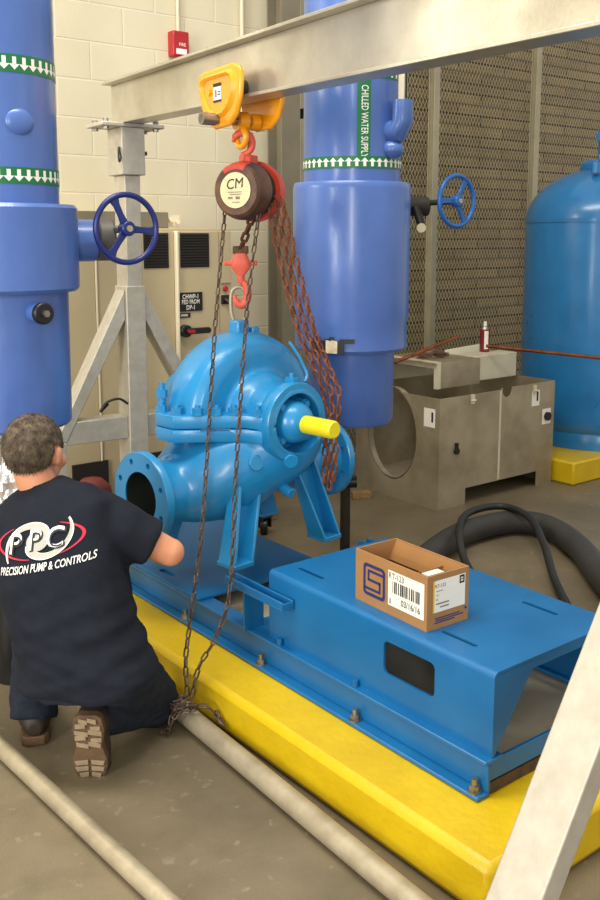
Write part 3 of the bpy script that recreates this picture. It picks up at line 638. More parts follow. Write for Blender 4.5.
# ------------------------------------------------------------------ gantry crane
G = Matrix.Translation((2.035, 3.0, 0)) @ Matrix.Rotation(math.radians(-4), 4, 'Z')
t = thing('gantry_crane', 'aluminium gantry crane with an overhead beam spanning the pump', 'crane', G @ V((0, .94, 0)))
mb = MB(G); ye = 1.08; zl = lambda y: 2.092 - .046 * (ye - y) / 3.53
def slab(xh, za, zb): mb.hexa([(-xh, -2.45, za(-2.45)), (xh, -2.45, za(-2.45)), (xh, ye, za(ye)), (-xh, ye, za(ye)), (-xh, -2.45, zb(-2.45)), (xh, -2.45, zb(-2.45)), (xh, ye, zb(ye)), (-xh, ye, zb(ye))])
slab(.05, zl, lambda y: zl(y) + .012); slab(.05, lambda y: 2.274, lambda y: 2.286); slab(.005, lambda y: zl(y) + .012, lambda y: 2.274)
mb.build('beam', M_alu, t, bevel=.002)
def aframe(y0, left_leg, braces=True):
    zt_ = zl(y0) - .0005; mb = MB(G); mb.bb(-.15, .15, y0 - .09, y0 + .09, zt_ - .018, zt_)
    tp = mb.build('top_plate', M_alud, t, bevel=.004)
    for bx_ in (-.12, .12):
        for by_ in (-.06, .06):
            mb = MB(G); hexnut(mb, (bx_, y0 + by_, zt_), (0, 0, 1), .013, .016); hexnut(mb, (bx_, y0 + by_, zt_ - .03), (0, 0, 1), .013, .012); mb.build('bolt', M_steel, tp)
    MB(G).bb(-.056, .056, y0 - .08, y0 + .08, 1.865, zt_ - .018).build('sleeve', M_alud, t, bevel=.004)
    MB(G).bb(-.038, .038, y0 - .06, y0 + .06, 1.30, 1.864).build('inner_post', M_alud, t, bevel=.004)
    MB(G).bb(-.047, .047, y0 - .066, y0 + .066, .10, 1.37).build('outer_post', M_alud, t, bevel=.004)
    mb = MB(G); mb.tube(spline([(-.056, y0 - .05, 1.985), (-.075, y0 - .085, 1.97), (-.075, y0 - .09, 1.92), (-.06, y0 - .075, 1.94), (-.062, y0 - .06, 1.98)], 6), .004, 6); mb.cyl((.056, y0 - .03, 1.965), (.085, y0 - .03, 1.965), .009); mb.build('locking_pin', M_dsteel, t)
aframe(.94, None); aframe(-2.055, None)
y0 = .94
for s in (-1, 1):
    mb = MB(G)
    mb.hexa([V(p) for z in (0, 1) for p in (((s * .398, y0 - .05, .68), (s * .345, y0 - .05, .68), (s * .345, y0 + .05, .68), (s * .398, y0 + .05, .68)) if z == 0 else ((s * .048, y0 - .05, 1.355), (s * .048, y0 - .05, 1.22), (s * .048, y0 + .05, 1.22), (s * .048, y0 + .05, 1.355)))])
    mb.build('brace', M_alud, t, bevel=.004)
    MB(G).bb(s * .048, s * .36, y0 - .047, y0 + .047, .665, .77).build('cross_bar', M_alud, t, bevel=.004)
    MB(G).bb(s * .345, s * .40, y0 - .05, y0 + .05, .10, .68).build('outer_leg', M_alud, t, bevel=.004)
MB(G).bb(-.42, .42, y0 - .05, y0 + .05, .08, .10).build('base_rail', M_alud, t)
for s in (-1, 1):
    mb = MB(G); mb.cyl((s * .37 - .02, y0, .04), (s * .37 + .02, y0, .04), .04, n=20); mb.build('caster', M_black, t)
mb = MB(G); mb.tube(spline([(-.05, y0 - .052, .83), (-.10, y0 - .07, .86), (-.16, y0 - .075, .85), (-.19, y0 - .07, .81), (-.15, y0 - .065, .84)], 6), .006, 6); mb.build('locking_pin', M_dsteel, t)
y0 = -2.055
for s in (-1, 1):
    mb = MB(G); xt, xb_ = -.047, -.91
    mb.hexa([(s * .047, y0 - .055, 1.42), (s * .047, y0 - .055, 1.32), (s * .047, y0 + .055, 1.32), (s * .047, y0 + .055, 1.42), (s * .845, y0 - .055, .0), (s * .785, y0 - .055, .0), (s * .785, y0 + .055, .0), (s * .845, y0 + .055, .0)])
    mb.build('brace', M_alud, t, bevel=.004)
MB(G).bb(-.047, .047, y0 - .062, y0 + .062, 0, .10).build('post_foot', M_alud, t)

# ------------------------------------------------------------------ trolley
TG = G @ Matrix.Translation((0, -.075, -.004))
t = thing('beam_trolley', 'yellow beam trolley riding on the aluminium gantry beam', 'trolley', TG @ V((0, 0, 2.0)))
def tplate(x, s):
    pts = [(-.15, 2.075), (-.125, 2.02), (-.075, 1.985), (.03, 1.98), (.085, 2.005), (.125, 2.06), (.155, 2.15), (.145, 2.18), (.11, 2.192), (-.105, 2.196), (-.145, 2.18), (-.16, 2.145)]
    m_ = MB(TG); m_.prism([(x, y, z) for y, z in pts], (s * .022, 0, 0)); o = m_.build('side_plate', M_tyel, t, bevel=.012, seg=3)
    pts2 = [(-.115, 2.10), (-.09, 2.055), (-.045, 2.03), (.02, 2.028), (.065, 2.05), (.095, 2.09), (.115, 2.135), (.105, 2.155), (.08, 2.162), (-.08, 2.165), (-.105, 2.155), (-.118, 2.13)]
    if s < 0:
        pr_ = [(x + s * .022, y, z) for y, z in [(a * 1.16 + .0, 2.10 + (b_ - 2.10) * 1.16) for a, b_ in pts2]]
        m_ = MB(TG); n = len(pts2); a_ = [V(p) for p in pr_]; b2 = [V((x + s * .034, y, z)) for y, z in pts2]; c2 = [V((x + s * .023, y * .86, 2.10 + (z - 2.10) * .86)) for y, z in pts2]
        m_.loft([a_, b2, c2], caps=False); m_.build('raised_rim', M_tyel, o)
        fnl = lambda a, b_: TG @ V((x + s * .0235, -a, b_))
        q = sheet('label', fnl, [(-.028, .03, 2.072, 2.138)], M_white, o)
        fnm = lambda a, b_: TG @ V((x + s * .0242, -a, b_))
        sheet('label_print', fnm, [(-.028, .03, 2.126, 2.138), (-.028, .03, 2.072, 2.080), (-.012, -.004, 2.09, 2.115), (.004, .024, 2.105, 2.109), (.004, .024, 2.096, 2.100)], M_bink, o)
        for yy, zz in ((.055, 2.11), (-.06, 2.05)):
            m_ = MB(TG); hexnut(m_, (x + s * .022, yy, zz), (s, 0, 0), .012, .008); m_.build('axle_nut', M_tyel, o)
    return o
tplate(-.075, -1); tplate(.075, 1)
for s in (-1, 1):
    for yy in (-.06, .07):
        m_ = MB(TG); m_.cyl((s * .018, yy, 2.12), (s * .072, yy, 2.12), .0275, n=24); m_.build('wheel', M_dsteel, t, bevel=.003)
m_ = MB(TG); m_.cyl((-.165, .0, 2.012), (.12, .0, 2.012), .016, n=20); m_.cyl((-.165, 0, 2.012), (-.11, 0, 2.012), .022, n=20); m_.build('suspension_shaft', M_steel, t)
m_ = MB(TG); m_.cyl((-.02, 0, 2.012), (.02, 0, 2.012), .034); m_.cyl((.035, 0, 2.012), (.07, 0, 2.012), .03); m_.build('shaft_collar', M_tyel, t)
m_ = MB(TG); m_.torus((0, 0, 1.955), (1, 0, 0.0), .032, .012, 28, 10); m_.build('shackle', M_tyel, t)

# ------------------------------------------------------------------ chain hoist
hc = G @ V((.018, -.075, 1.76)); HA = math.radians(24)
ha = V((-.915, -.404, 0)).normalized()   # faces the viewer side
t = thing('chain_hoist', 'worn brown and red hand chain hoist hooked under the yellow trolley', 'hoist', hc)
MB().lathe([(.04, .072), (.088, .070), (.098, .06), (.106, .03), (.106, -.01), (.1, -.02)], hc, ha, 48).build('front_cover', M_hoist, t, ang=30)
lp = MB().lathe([(.064, .0735), (.064, .0755), (.01, .076)], hc, ha, 40).build('name_plate', mat('cream_plate', (222, 208, 160), .5, var=.1, scale=20), t)
hr = V((0, 0, 1)).cross(ha).normalized()
fnh = lambda x, y: hc + ha * .0775 + hr * x + V((0, 0, 1)) * y
lettering('CM', .052, lambda x, y: fnh(x * .95 + y * .10, y + .022 + x * .1), M_bink, lp, bold=0)
sheet('plate_print', fnh, [(-.03, .03, -.008, -.005), (-.022, .026, -.016, -.013), (-.03, -.01, -.03, -.024), (.002, .02, -.032, -.022), (-.012, .02, -.044, -.041)], M_grey, lp)
MB().lathe([(.092, -.02), (.092, -.075)], hc, ha, 40).build('gear_case', M_dsteel, t)
MB().lathe([(.112, -.06), (.112, -.075), (.1, -.12), (.06, -.128), (.01, -.13)], hc, ha, 40).build('rear_cover', M_hred, t, ang=30)
m_ = MB(); m_.bb(-.025, .025, -.03, .03, 0, .04)
for v in m_.bm.verts: v.co = hc - ha * .02 + hr * v.co.x + ha * v.co.y + V((0, 0, .09 + v.co.z))
m_.build('hook_yoke', M_hred, t, bevel=.006)
# red paint remains at top of front cover
m_ = MB(); n0 = 9
rows = []
for rr, hh in ((.0755, .0712), (.0885, .0705), (.0985, .0604), (.1067, .03)):
    rows.append([hc + ha * hh + (hr * math.sin(a) + V((0, 0, 1)) * math.cos(a)) * rr for a in [math.radians(-38 + 62 * i / n0) for i in range(n0 + 1)]])
for i in range(3):
    for j in range(n0): m_.raw([rows[i][j], rows[i][j + 1], rows[i + 1][j + 1], rows[i + 1][j]], [(0, 1, 2, 3)])
m_.build('red_paint', M_hred, t)
def hook(parent, top, size, plane_u, m_, up=1, name='hook', xs=1.):
    u = V(plane_u).normalized() * xs; z = V((0, 0, up)); c = V(top)
    pts = [c]; rs = [.3]
    path = [(0, -.25, .24), (.02, -.5, .22)] + [(.42 * math.cos(a), -1.0 + .45 * math.sin(a), .2 + .06 * math.sin(math.pi * k_ / 12)) for k_, a in enumerate([math.radians(80 - 21 * i) for i in range(13)])]
    pts += [c + u * (x * size) + z * (y * size) for x, y, r_ in path]; rs += [r_ for _, _, r_ in path]; rs[-1] = .08; rs[-2] = .13
    o = MB().tube(spline(pts, 3), [r_ * size * .62 for r_ in [rs[min(i // 3, len(rs) - 1)] for i in range(3 * (len(pts) - 1) + 1)]], 12).build(name, m_, parent)
    return o
th_ = G @ V((0.008, -.07, 1.845)); vu = V((.75, -.66, 0))
hk = hook(t, th_, .085, vu, M_hook, up=-1, name='top_hook')
MB().bar(th_ + vu * .033 + V((0, 0, .125)), th_ + vu * .018 + V((0, 0, .035)), .012, .006, (0, 1, 0)).build('latch', M_steel, hk)
lugp = V((2.122, 3.08, 1.30))
lh = V((2.112, 3.055, 1.475))
hb = hook(t, lh + V((0, 0, .0)), .10, V((.786, -.618, 0)), M_hook, up=1, name='bottom_hook', xs=.62)
MB().loft([[lh + V((.75 * a * x + .66 * b_ * y, -.66 * a * x + .75 * b_ * y, z)) for x, y in rrect(1, 1, .25, 3)] for a, b_, z in ((.028, .03, -.03), (.075, .04, .0), (.07, .045, .02), (.045, .04, .055))]).build('hook_block', M_hook, hb)
m_ = MB(); m_.box(lh + V((0, 0, .068)), (.06, .035, .03), Matrix.Rotation(-.66, 3, 'Z')); m_.build('block_cap', M_rust, hb, bevel=.004)
m_ = MB(); m_.bar(lh + V((-.05, .04, .018)), lh + V((.05, -.04, .018)), .022, .02); m_.build('swivel_pin', M_hook, hb, bevel=.005)
m_ = MB(); chain(m_, [hc + V((.0, 0, -.09)) - ha * .045, lh + V((0, 0, .07))], .042, .034, .0065, side=(.7, -.6, 0)); m_.build('load_chain', M_rust, t)
# hand chain loop
e1 = hc + ha * .0 - hr * .1 if hr.dot(V((.786, -.618, 0))) > 0 else hc + hr * .1
e2 = 2 * hc - e1
low = V((1.50, 2.545, .13))
def sag(a, b, n=26, s=.05, push=(0, 0, 0)):
    a = V(a); b = V(b); return [a + (b - a) * (i / n) + (V((0, 0, -s)) + V(push)) * math.sin(math.pi * i / n) for i in range(n + 1)]
pl = [V((1.99, 2.975, 1.70)), V((1.875, 2.88, 1.26)), V((1.70, 2.70, .66)), V((1.585, 2.60, .36)), V((1.535, 2.56, .22)), V((1.515, 2.52, .11))]
pr2 = [V((2.06, 2.86, 1.68)), V((1.968, 2.81, 1.33)), V((1.826, 2.68, .80)), V((1.70, 2.54, .43)), V((1.62, 2.50, .30)), V((1.558, 2.515, .20)), V((1.52, 2.50, .11))]
m_ = MB(); chain(m_, spline(pl, 8), .030, .0200, .0033, side=(.8, -.6, 0)); chain(m_, spline(pr2, 8), .030, .0200, .0033, side=(.8, -.6, 0))
random.seed(11)
pile = [V((1.515, 2.51, .10))]
for i in range(34):
    a = random.uniform(0, 6.28); pile.append(V((1.487 + .03 * math.cos(a), 2.505 + .055 * math.sin(a), .094 if i % 3 else .098)))
pile = pile[:14]
chain(m_, spline(pile, 4), .030, .0200, .0033)
chain(m_, spline([(1.50, 2.53, .096), (1.46, 2.52, .075), (1.437, 2.51, .012), (1.425, 2.53, .012), (1.43, 2.50, .03), (1.46, 2.49, .08), (1.50, 2.47, .095), (1.545, 2.45, .09), (1.565, 2.42, .06), (1.56, 2.38, .05), (1.57, 2.44, .07)], 5), .030, .0200, .0033)
m_.build('hand_chain', M_chain, t)
# slack load chain
s0 = hc - ha * .05 + V((.04, -.08, -.02))
def slack(off, bot):
    o_ = V(off)
    return spline([s0 + o_ * .8, V((2.19, 2.86, 1.52)) + o_, V((2.25, 2.83, 1.26)) + o_, V((2.305, 2.80, 1.10)) + o_, V((2.335, 2.775, 1.0)) + o_, V((2.335, 2.77, .86)) + o_ * .75, V((2.325, 2.77, bot + .02)) + o_ * .6, V((2.325, 2.77, bot)) + o_ * .5], 8)
m_ = MB(); sd = V((.75, -.66, 0))
chain(m_, slack(-sd * .030, .64), .037, .029, .0050, side=sd); chain(m_, slack(-sd * .0, .62), .037, .029, .0050, side=sd); chain(m_, slack(sd * .030, .65), .037, .029, .0050, side=sd)
m_.build('slack_chain', M_rust2, t)

# ------------------------------------------------------------------ pump
PM = Matrix.Translation((2.118, 3.08, .905)) @ Matrix.Rotation(math.radians(6), 4, 'Z')
t = thing('water_pump', 'bright blue split-case water pump hanging above the skid', 'pump', PM @ V((0, 0, -.505)))
# upper casing
m_ = MB(PM)
rim = [(.02, -.122), (.25, -.120), (.285, -.110), (.307, -.085), (.319, -.045), (.322, 0), (.319, .045), (.307, .085), (.285, .110), (.25, .120), (.02, .122)]
m_.lathe(rim, (0, 0, 0), (0, 1, 0), 72)
for s in (-1, 1):
    m_.ell((0, s * .12, 0), (.175, .12, .175))
    m_.lathe([(.16, .12), (.138, .22), (.132, .335)], (0, 0, 0), (0, s, 0), 40)
m_.clip((0, 0, 0), (0, 0, -1))
up = remesh(m_.build('upper_casing', M_pblue, t), .008, 6); bake(up)
k = MB(PM)
for s in (-1, 1): k.lathe([(.112, .245), (.112, .5)], (0, 0, 0), (0, s, 0), 48)
cut(up, k)
# lower casing
m_ = MB(PM)
m_.lathe([(.02, -.11), (.2, -.11), (.25, -.06), (.26, 0), (.25, .06), (.2, .11), (.02, .11)], (0, 0, -.05), (0, 1, 0), 56)
m_.tube(spline([(-.48, 0, -.262), (-.34, -.005, -.262), (-.22, -.04, -.24), (-.08, -.11, -.17), (.03, -.18, -.09), (.04, -.2, -.03)], 6), [.118] * 7 + [.126, .133, .14, .147, .154, .161, .167, .172, .176, .178, .178, .176] + [.168] * 12, 32)
m_.tube(spline([(-.3, 0, -.262), (-.22, .05, -.24), (-.08, .12, -.17), (.03, .18, -.09), (.04, .2, -.03)], 6), .145, 28)
m_.tube(spline([(.49, 0, -.262), (.36, 0, -.262), (.2, 0, -.22), (.05, 0, -.12)], 6), [.112] * 7 + [.12] * 6 + [.15] * 6, 28)
for s in (-1, 1): m_.lathe([(.17, .10), (.142, .22), (.134, .335)], (0, 0, 0), (0, s, 0), 40)
m_.ell((0, 0, -.2), (.16, .2, .16))
m_.clip((0, 0, .0), (0, 0, 1))
lo = remesh(m_.build('lower_casing', M_pblue, t), .008, 6); bake(lo)
k = MB(PM)
for s in (-1, 1): k.lathe([(.112, .245), (.112, .5)], (0, 0, 0), (0, s, 0), 48)
k.cyl((-.6, 0, -.262), (-.25, 0, -.262), .098, n=36); k.cyl((.6, 0, -.262), (.3, 0, -.262), .09, n=36)
cut(lo, k)
# split flanges
ol = [(-.37, -.055), (-.335, -.085), (-.165, -.225), (-.15, -.30), (.15, -.30), (.165, -.225), (.335, -.085), (.37, -.055), (.37, .055), (.335, .085), (.165, .225), (.15, .30), (-.15, .30), (-.165, .225), (-.335, .085), (-.37, .055)]
for z0, z1, nm in ((-.066, -.017, 'lower_flange'), (-.014, .036, 'upper_flange')):
    f_ = MB(PM).prism([(x, y, z0) for x, y in ol], (0, 0, z1 - z0)).build(nm, M_pblue, t, bevel=.005)
    k = MB(PM)
    for s in (-1, 1): k.lathe([(.112, .20), (.112, .5)], (0, 0, 0), (0, s, 0), 48)
    if z0 < -.05: k.box((-.255, -.158, -.018), (.11, .05, .010), Matrix.Rotation(math.radians(-39.5), 3, 'Z'))
    bake(f_); cut(f_, k)
for (x, y) in ((-.345, .05), (-.34, -.04), (-.29, -.10), (-.235, -.145), (-.185, -.185), (-.145, -.27), (.145, -.27), (.2, -.175), (.27, -.115), (.345, 0), (-.28, .11), (-.2, .175), (.27, .115), (.2, .175)):
    m_ = MB(PM); m_.cyl((x, y, .036), (x, y, .040), .024, n=20); hexnut(m_, (x, y, .040), (0, 0, 1), .021, .022); m_.cyl((x, y, .062), (x, y, .073), .011, n=10); m_.build('casing_bolt', M_pblue, t)
# suction / discharge nozzles
def nozzle(x, s, nm, hole):
    m_ = MB(PM); m_.lathe([(hole, 0), (.168, 0), (.171, -.004), (.171, -.030), (.167, -.034), (.125, -.036), (.118, -.06), (.118, -.10), (hole, -.10)], (x, 0, -.262), (s, 0, 0), 64, caps=False, closed=True)
    f_ = m_.build(nm, M_pblue, t, ang=30)
    k = MB(PM)
    for i in range(8):
        a = math.radians(22.5 + 45 * i); k.cyl((x - s * .1, .138 * math.cos(a), -.262 + .138 * math.sin(a)), (x + s * .1, .138 * math.cos(a), -.262 + .138 * math.sin(a)), .0115, n=14)
    cut(f_, k)
    m_ = MB(PM); m_.lathe([(hole - .001, -.004), (hole - .001, -.21), (.02, -.215)], (x, 0, -.262), (s, 0, 0), 40, caps=False); m_.build('bore', M_bore, f_)
nozzle(-.485, -1, 'suction_flange', .097); nozzle(.50, 1, 'discharge_flange', .09)
# bearing housings
for s in (-1, 1):
    m_ = MB(PM); m_.lathe([(.114, .27), (.148, .27), (.152, .28), (.152, .325), (.148, .332), (.119, .333)], (0, 0, 0), (0, s, 0), 64, closed=True, caps=False); br_ = m_.build('bearing_bracket', M_pblue, t, ang=30)
    m_ = MB(PM); m_.lathe([(.10, .24), (.09, .27), (.082, .30), (.080, .325), (.072, .345), (.055, .365), (.04, .375), (.03, .377)], (0, 0, 0), (0, s, 0), 40); bh_ = m_.build('bearing_housing', M_pblue, br_)
    for i in range(4):
        a = math.radians(45 + 90 * i); cx_, cz_ = .088 * math.cos(a), .088 * math.sin(a)
        m_ = MB(PM); m_.cyl((cx_, s * .24, cz_), (cx_, s * .31, cz_), .021, .019, n=16); hexnut(m_, (cx_, s * .31, cz_), (0, s, 0), .014, .012); m_.build('housing_bolt', M_pblue, br_)
    m_ = MB(PM); m_.cyl((0, s * .24, 0), (0, s * .25, 0), .1115, n=40); m_.build('recess_wall', M_pblue, br_)
    m_ = MB(PM); m_.bb(-.012, .012, s * .275, s * .325, .148, .168); m_.cyl((0, s * .30, .165), (0, s * .30, .185), .01, n=12); m_.build('oil_cap', M_pblue, br_)
MB(PM).lathe([(.001, .525), (.028, .525), (.033, .518), (.034, .51), (.034, .375), (.03, .37)], (0, 0, 0), (0, -1, 0), 32).build('shaft', M_syel, t, ang=30)
# lifting lugs and shackle seat
m_ = MB(PM); m_.bb(-.03, .03, -.03, .03, .29, .365); m_.build('lifting_lug', M_pblue, t, bevel=.008)
m_ = MB(PM); m_.bb(.045, .085, -.03, .02, .28, .335); m_.build('lifting_lug', M_pblue, t, bevel=.006)
m_ = MB(); q = PM @ V((0, 0, .40)); ua = V((.786, -.618, 0))
pts = [q + ua * x + V((0, 0, z)) for x, z in ((-.022, -.035), (-.03, .0), (-.03, .06), (-.02, .085), (0, .095), (.02, .085), (.03, .06), (.03, .0), (.022, -.035))]
m_.tube(spline(pts, 4), .0075, 10); m_.build('shackle', M_meshpost, t)
# vent plug stack, seal line, drain bosses
m_ = MB(PM); m_.cyl((-.335, .06, .03), (-.335, .06, .09), .016); m_.cyl((-.335, .06, .09), (-.335, .06, .12), .022, n=6); m_.cyl((-.335, .06, .12), (-.335, .06, .145), .012); m_.build('vent_cock', M_pblue, t)
m_ = MB(PM); m_.tube(spline([(.18, -.10, .27), (.16, -.17, .225), (.135, -.22, .20), (.11, -.27, .165), (.09, -.28, .14)], 6), .0065, 8); m_.build('seal_line', M_pblue, t)
m_ = MB(PM); m_.cyl((-.02, -.30, -.13), (-.045, -.345, -.14), .028, n=24); m_.build('drain_plug', M_pblue, t, bevel=.003)
m_ = MB(PM); m_.cyl((-.12, -.16, -.16), (-.15, -.27, -.14), .03, n=24); m_.build('drain_plug', M_pblue, t, bevel=.003)
m_ = MB(PM); m_.cyl((.0, -.2, -.25), (.0, -.30, -.28), .02); m_.build('drain_plug', M_pblue, t, bevel=.003)
m_ = MB(PM); m_.box((.06, -.22, .152), (.035, .02, .006)); m_.build('worn_tag', M_rust, t)
# feet
for s in (-1, 1):
    for sy in (-1, 1):
        m_ = MB(PM); xt, xb_ = s * .13, s * ((.245 if s < 0 else .225) if sy < 0 else .275); yt, yb_ = sy * (.20 if sy < 0 else .13), sy * (.255 if sy < 0 else .17)
        m_.hexa([(xb_ - .047, yb_ + .03 * -sy, -.505), (xb_ + .047, yb_ + .03 * -sy, -.505), (xb_ + .047, yb_ + .046 * -sy, -.505), (xb_ - .047, yb_ + .046 * -sy, -.505), (xt - .06, yt + .0 * sy, -.12), (xt + .06, yt, -.12), (xt + .06, yt - .016 * sy, -.12), (xt - .06, yt - .016 * sy, -.12)])
        for e_ in (-1, 1):
            m_.hexa([(xb_ + e_ * .047, yb_ - .04 * sy, -.505), (xb_ + e_ * .035, yb_ - .04 * sy, -.505), (xb_ + e_ * .035, yb_ + .05 * sy, -.505), (xb_ + e_ * .047, yb_ + .05 * sy, -.505), (xt + e_ * .06, yt - .02 * sy, -.10), (xt + e_ * .046, yt - .02 * sy, -.10), (xt + e_ * .046, yt + .025 * sy, -.16), (xt + e_ * .06, yt + .025 * sy, -.16)])
        m_.bb(xb_ - .048, xb_ + .048, yb_ - .05, yb_ + .052, -.515, -.497)
        m_.build('foot', M_pblue, t, bevel=.003)

# ------------------------------------------------------------------ floor pipes, hoses, props
tag(MB().tube([(.945, 3.2, .027), (.967, 2.738, .027), (1.035, 1.5, .027)], .026, 20).build('steel_pipe', M_pipe), 'loose grey steel pipe on open floor nearest the viewer', 'pipe')
tag(MB().tube([(1.552, 3.3, .033), (1.463, 1.1, .033)], .032, 20).build('steel_pipe', M_pipe), 'grey steel pipe lying against the long yellow pad under the chain end', 'pipe')
hp = spline([(3.05, 3.0, .066), (3.30, 3.12, .066), (3.62, 3.22, .066), (3.95, 3.20, .066), (4.05, 3.02, .066), (3.90, 2.72, .066), (3.65, 2.42, .066), (3.3, 2.0, .066), (2.95, 1.6, .066)], 10)
tag(MB().tube(hp, .062, 20).build('suction_hose', M_hose), 'thick dark grey rubber hose curving on the floor behind the skid', 'hose')
cp = spline([(3.05, 2.45, .02), (3.15, 2.66, .03), (3.30, 2.92, .06), (3.45, 3.10, .142), (3.72, 3.28, .142), (3.95, 3.26, .142), (3.92, 3.05, .142), (3.75, 2.82, .10), (3.50, 2.56, .04), (3.25, 2.28, .02), (3.0, 2.0, .02)], 10)
tag(MB().tube(cp, .019, 12).build('rubber_cable', M_cable), 'thinner black rubber cable looping over the thick grey hose', 'cable')
t = thing('jack_stand', 'thin dark upright stand behind the pump near the blue pipe', 'stand', (3.0, 3.45, 0))
mb = MB(); mb.bb(2.985, 3.02, 3.435, 3.47, .01, .62); mb.build('upright', M_dsteel, t)
MB().bb(2.93, 3.075, 3.38, 3.525, 0, .012).build('base', M_dsteel, t)
MB().cyl((2.985, 3.435, .40), (3.03, 3.40, .40), .03, n=14).build('clamp_knob', M_black, t)
t = thing('wood_block', 'pale wooden crib block on the floor seen under the hanging pump', 'block', (2.98, 4.23, 0))
mb = MB(); mb.box((2.98, 4.23, .10), (.26, .16, .20), Matrix.Rotation(.3, 3, 'Z')); t_b = mb.build('timber', M_wood, t, bevel=.006)
mb = MB(); mb.box((2.98, 4.23, .245), (.24, .12, .09), Matrix.Rotation(.15, 3, 'Z')); mb.build('timber', M_wood, t, bevel=.006)
t = thing('caster_dolly', 'small black dolly wheel on the floor beside the wooden crib block', 'wheel', (2.915, 4.02, 0))
MB().cyl((2.90, 4.03, .045), (2.93, 4.005, .045), .045, n=24).build('wheel', M_black, t, bevel=.008)
mb = MB(); mb.bb(2.88, 2.95, 3.985, 4.05, .096, .104); mb.bb(2.885, 2.891, 3.99, 4.03, .04, .096); mb.bb(2.939, 2.945, 3.99, 4.03, .04, .096); mb.build('fork', M_dsteel, t)
tag(MB().box((3.80, 4.22, .022), (.12, .05, .044), Matrix.Rotation(-.5, 3, 'Z')).build('wood_offcut', M_wood, bevel=.004), 'small dark wooden offcut on the floor before the oval opening', 'offcut')

# ------------------------------------------------------------------ kneeling man
g = V((.75, .66, 0)).normalized(); rr_ = V((g.y, -g.x, 0)); UP = V((0, 0, 1))
def P3(o, r=0, f=0, z=0): return V(o) + rr_ * r + g * f + UP * z
SP = [V((1.165, 2.535, .265)), V((1.165, 2.53, .33)), V((1.145, 2.56, .45)), V((1.137, 2.625, .62)), V((1.145, 2.665, .74)), V((1.137, 2.69, .80)), V((1.13, 2.705, .835))]
RSH = V((1.265, 2.545, .735)); LSH = V((.975, 2.83, .62))
REL = V((1.425, 2.455, .635)); RWR = V((1.475, 2.715, .575)); LEL = V((1.10, 3.05, .52)); LWR = V((1.34, 3.06, .56))
HC = V((1.123, 2.740, .945)); hfa = math.radians(53); hf = V((math.sin(hfa), math.cos(hfa), -.16)).normalized(); hrt = hf.cross(UP).normalized(); hu = hrt.cross(hf)
HM = Matrix((hrt, hf, hu)).transposed()
RHIP = P3((1.165, 2.535, .29), .09, .02); LHIP = P3((1.165, 2.535, .29), -.09, .02)
RKN = V((1.43, 2.60, .085)); RAN = V((1.19, 2.525, .14)); LKN = V((1.20, 2.93, .50)); LAN = V((1.098, 2.775, .10))
man_lab = 'person kneeling on one knee in a navy T-shirt and dark jeans, back to the viewer'
mb = MB()
def he(c, r, nu=24): mb.ell(HC + HM @ V(c), r, HM, nu, 16)
he((0, -.012, .012), (.078, .098, .092)); he((0, .035, -.045), (.062, .062, .068)); he((0, .05, -.085), (.042, .04, .03)); he((0, .072, .015), (.055, .025, .02))
mb.tube([HC + HM @ V(p) for p in ((0, .09, .01), (0, .108, -.02), (0, .112, -.032))], [.010, .014, .013], 10); he((.016, .098, -.034), (.01, .012, .009)); he((-.016, .098, -.034), (.01, .012, .009))
he((0, .088, -.064), (.024, .012, .006)); he((0, .087, -.075), (.02, .012, .007))
for s in (-1, 1):
    he((s * .081, -.002, -.012), (.009, .020, .033), 16); he((s * .087, -.008, -.008), (.007, .016, .028), 16); he((s * .05, .06, -.03), (.022, .025, .024))
mb.tube([SP[4], P3(SP[6], 0, -.005, -.02), HC + HM @ V((0, -.02, -.05))], [.075, .062, .058], 24)
mb.tube(SP[:6], [.12, .13, .12, .13, .12, .07], 24)
def limb(p, r): mb.tube(spline(p, 6), [a for i in range(len(r) - 1) for a in [r[i] + (r[i + 1] - r[i]) * k / 6 for k in range(6)]] + [r[-1]], 20); [mb.ell(p[i], r[i], None, 16, 10) for i in (0, len(p) - 1)]
limb([SP[4], RSH, RSH.lerp(REL, .5), REL], [.07, .058, .05, .041]); limb([REL, REL.lerp(RWR, .35), RWR], [.041, .044, .028]); mb.ell(REL, .043)
limb([SP[4], LSH, LSH.lerp(LEL, .5), LEL], [.07, .056, .048, .040]); limb([LEL, LEL.lerp(LWR, .35), LWR], [.040, .043, .028])
limb([RHIP, RHIP.lerp(RKN, .5), RKN], [.08, .07, .05]); limb([RKN, RKN.lerp(RAN, .4), RAN], [.05, .05, .035])
limb([LHIP, LHIP.lerp(LKN, .5), LKN], [.08, .07, .05]); limb([LKN, LKN.lerp(LAN, .4), LAN], [.05, .05, .035])
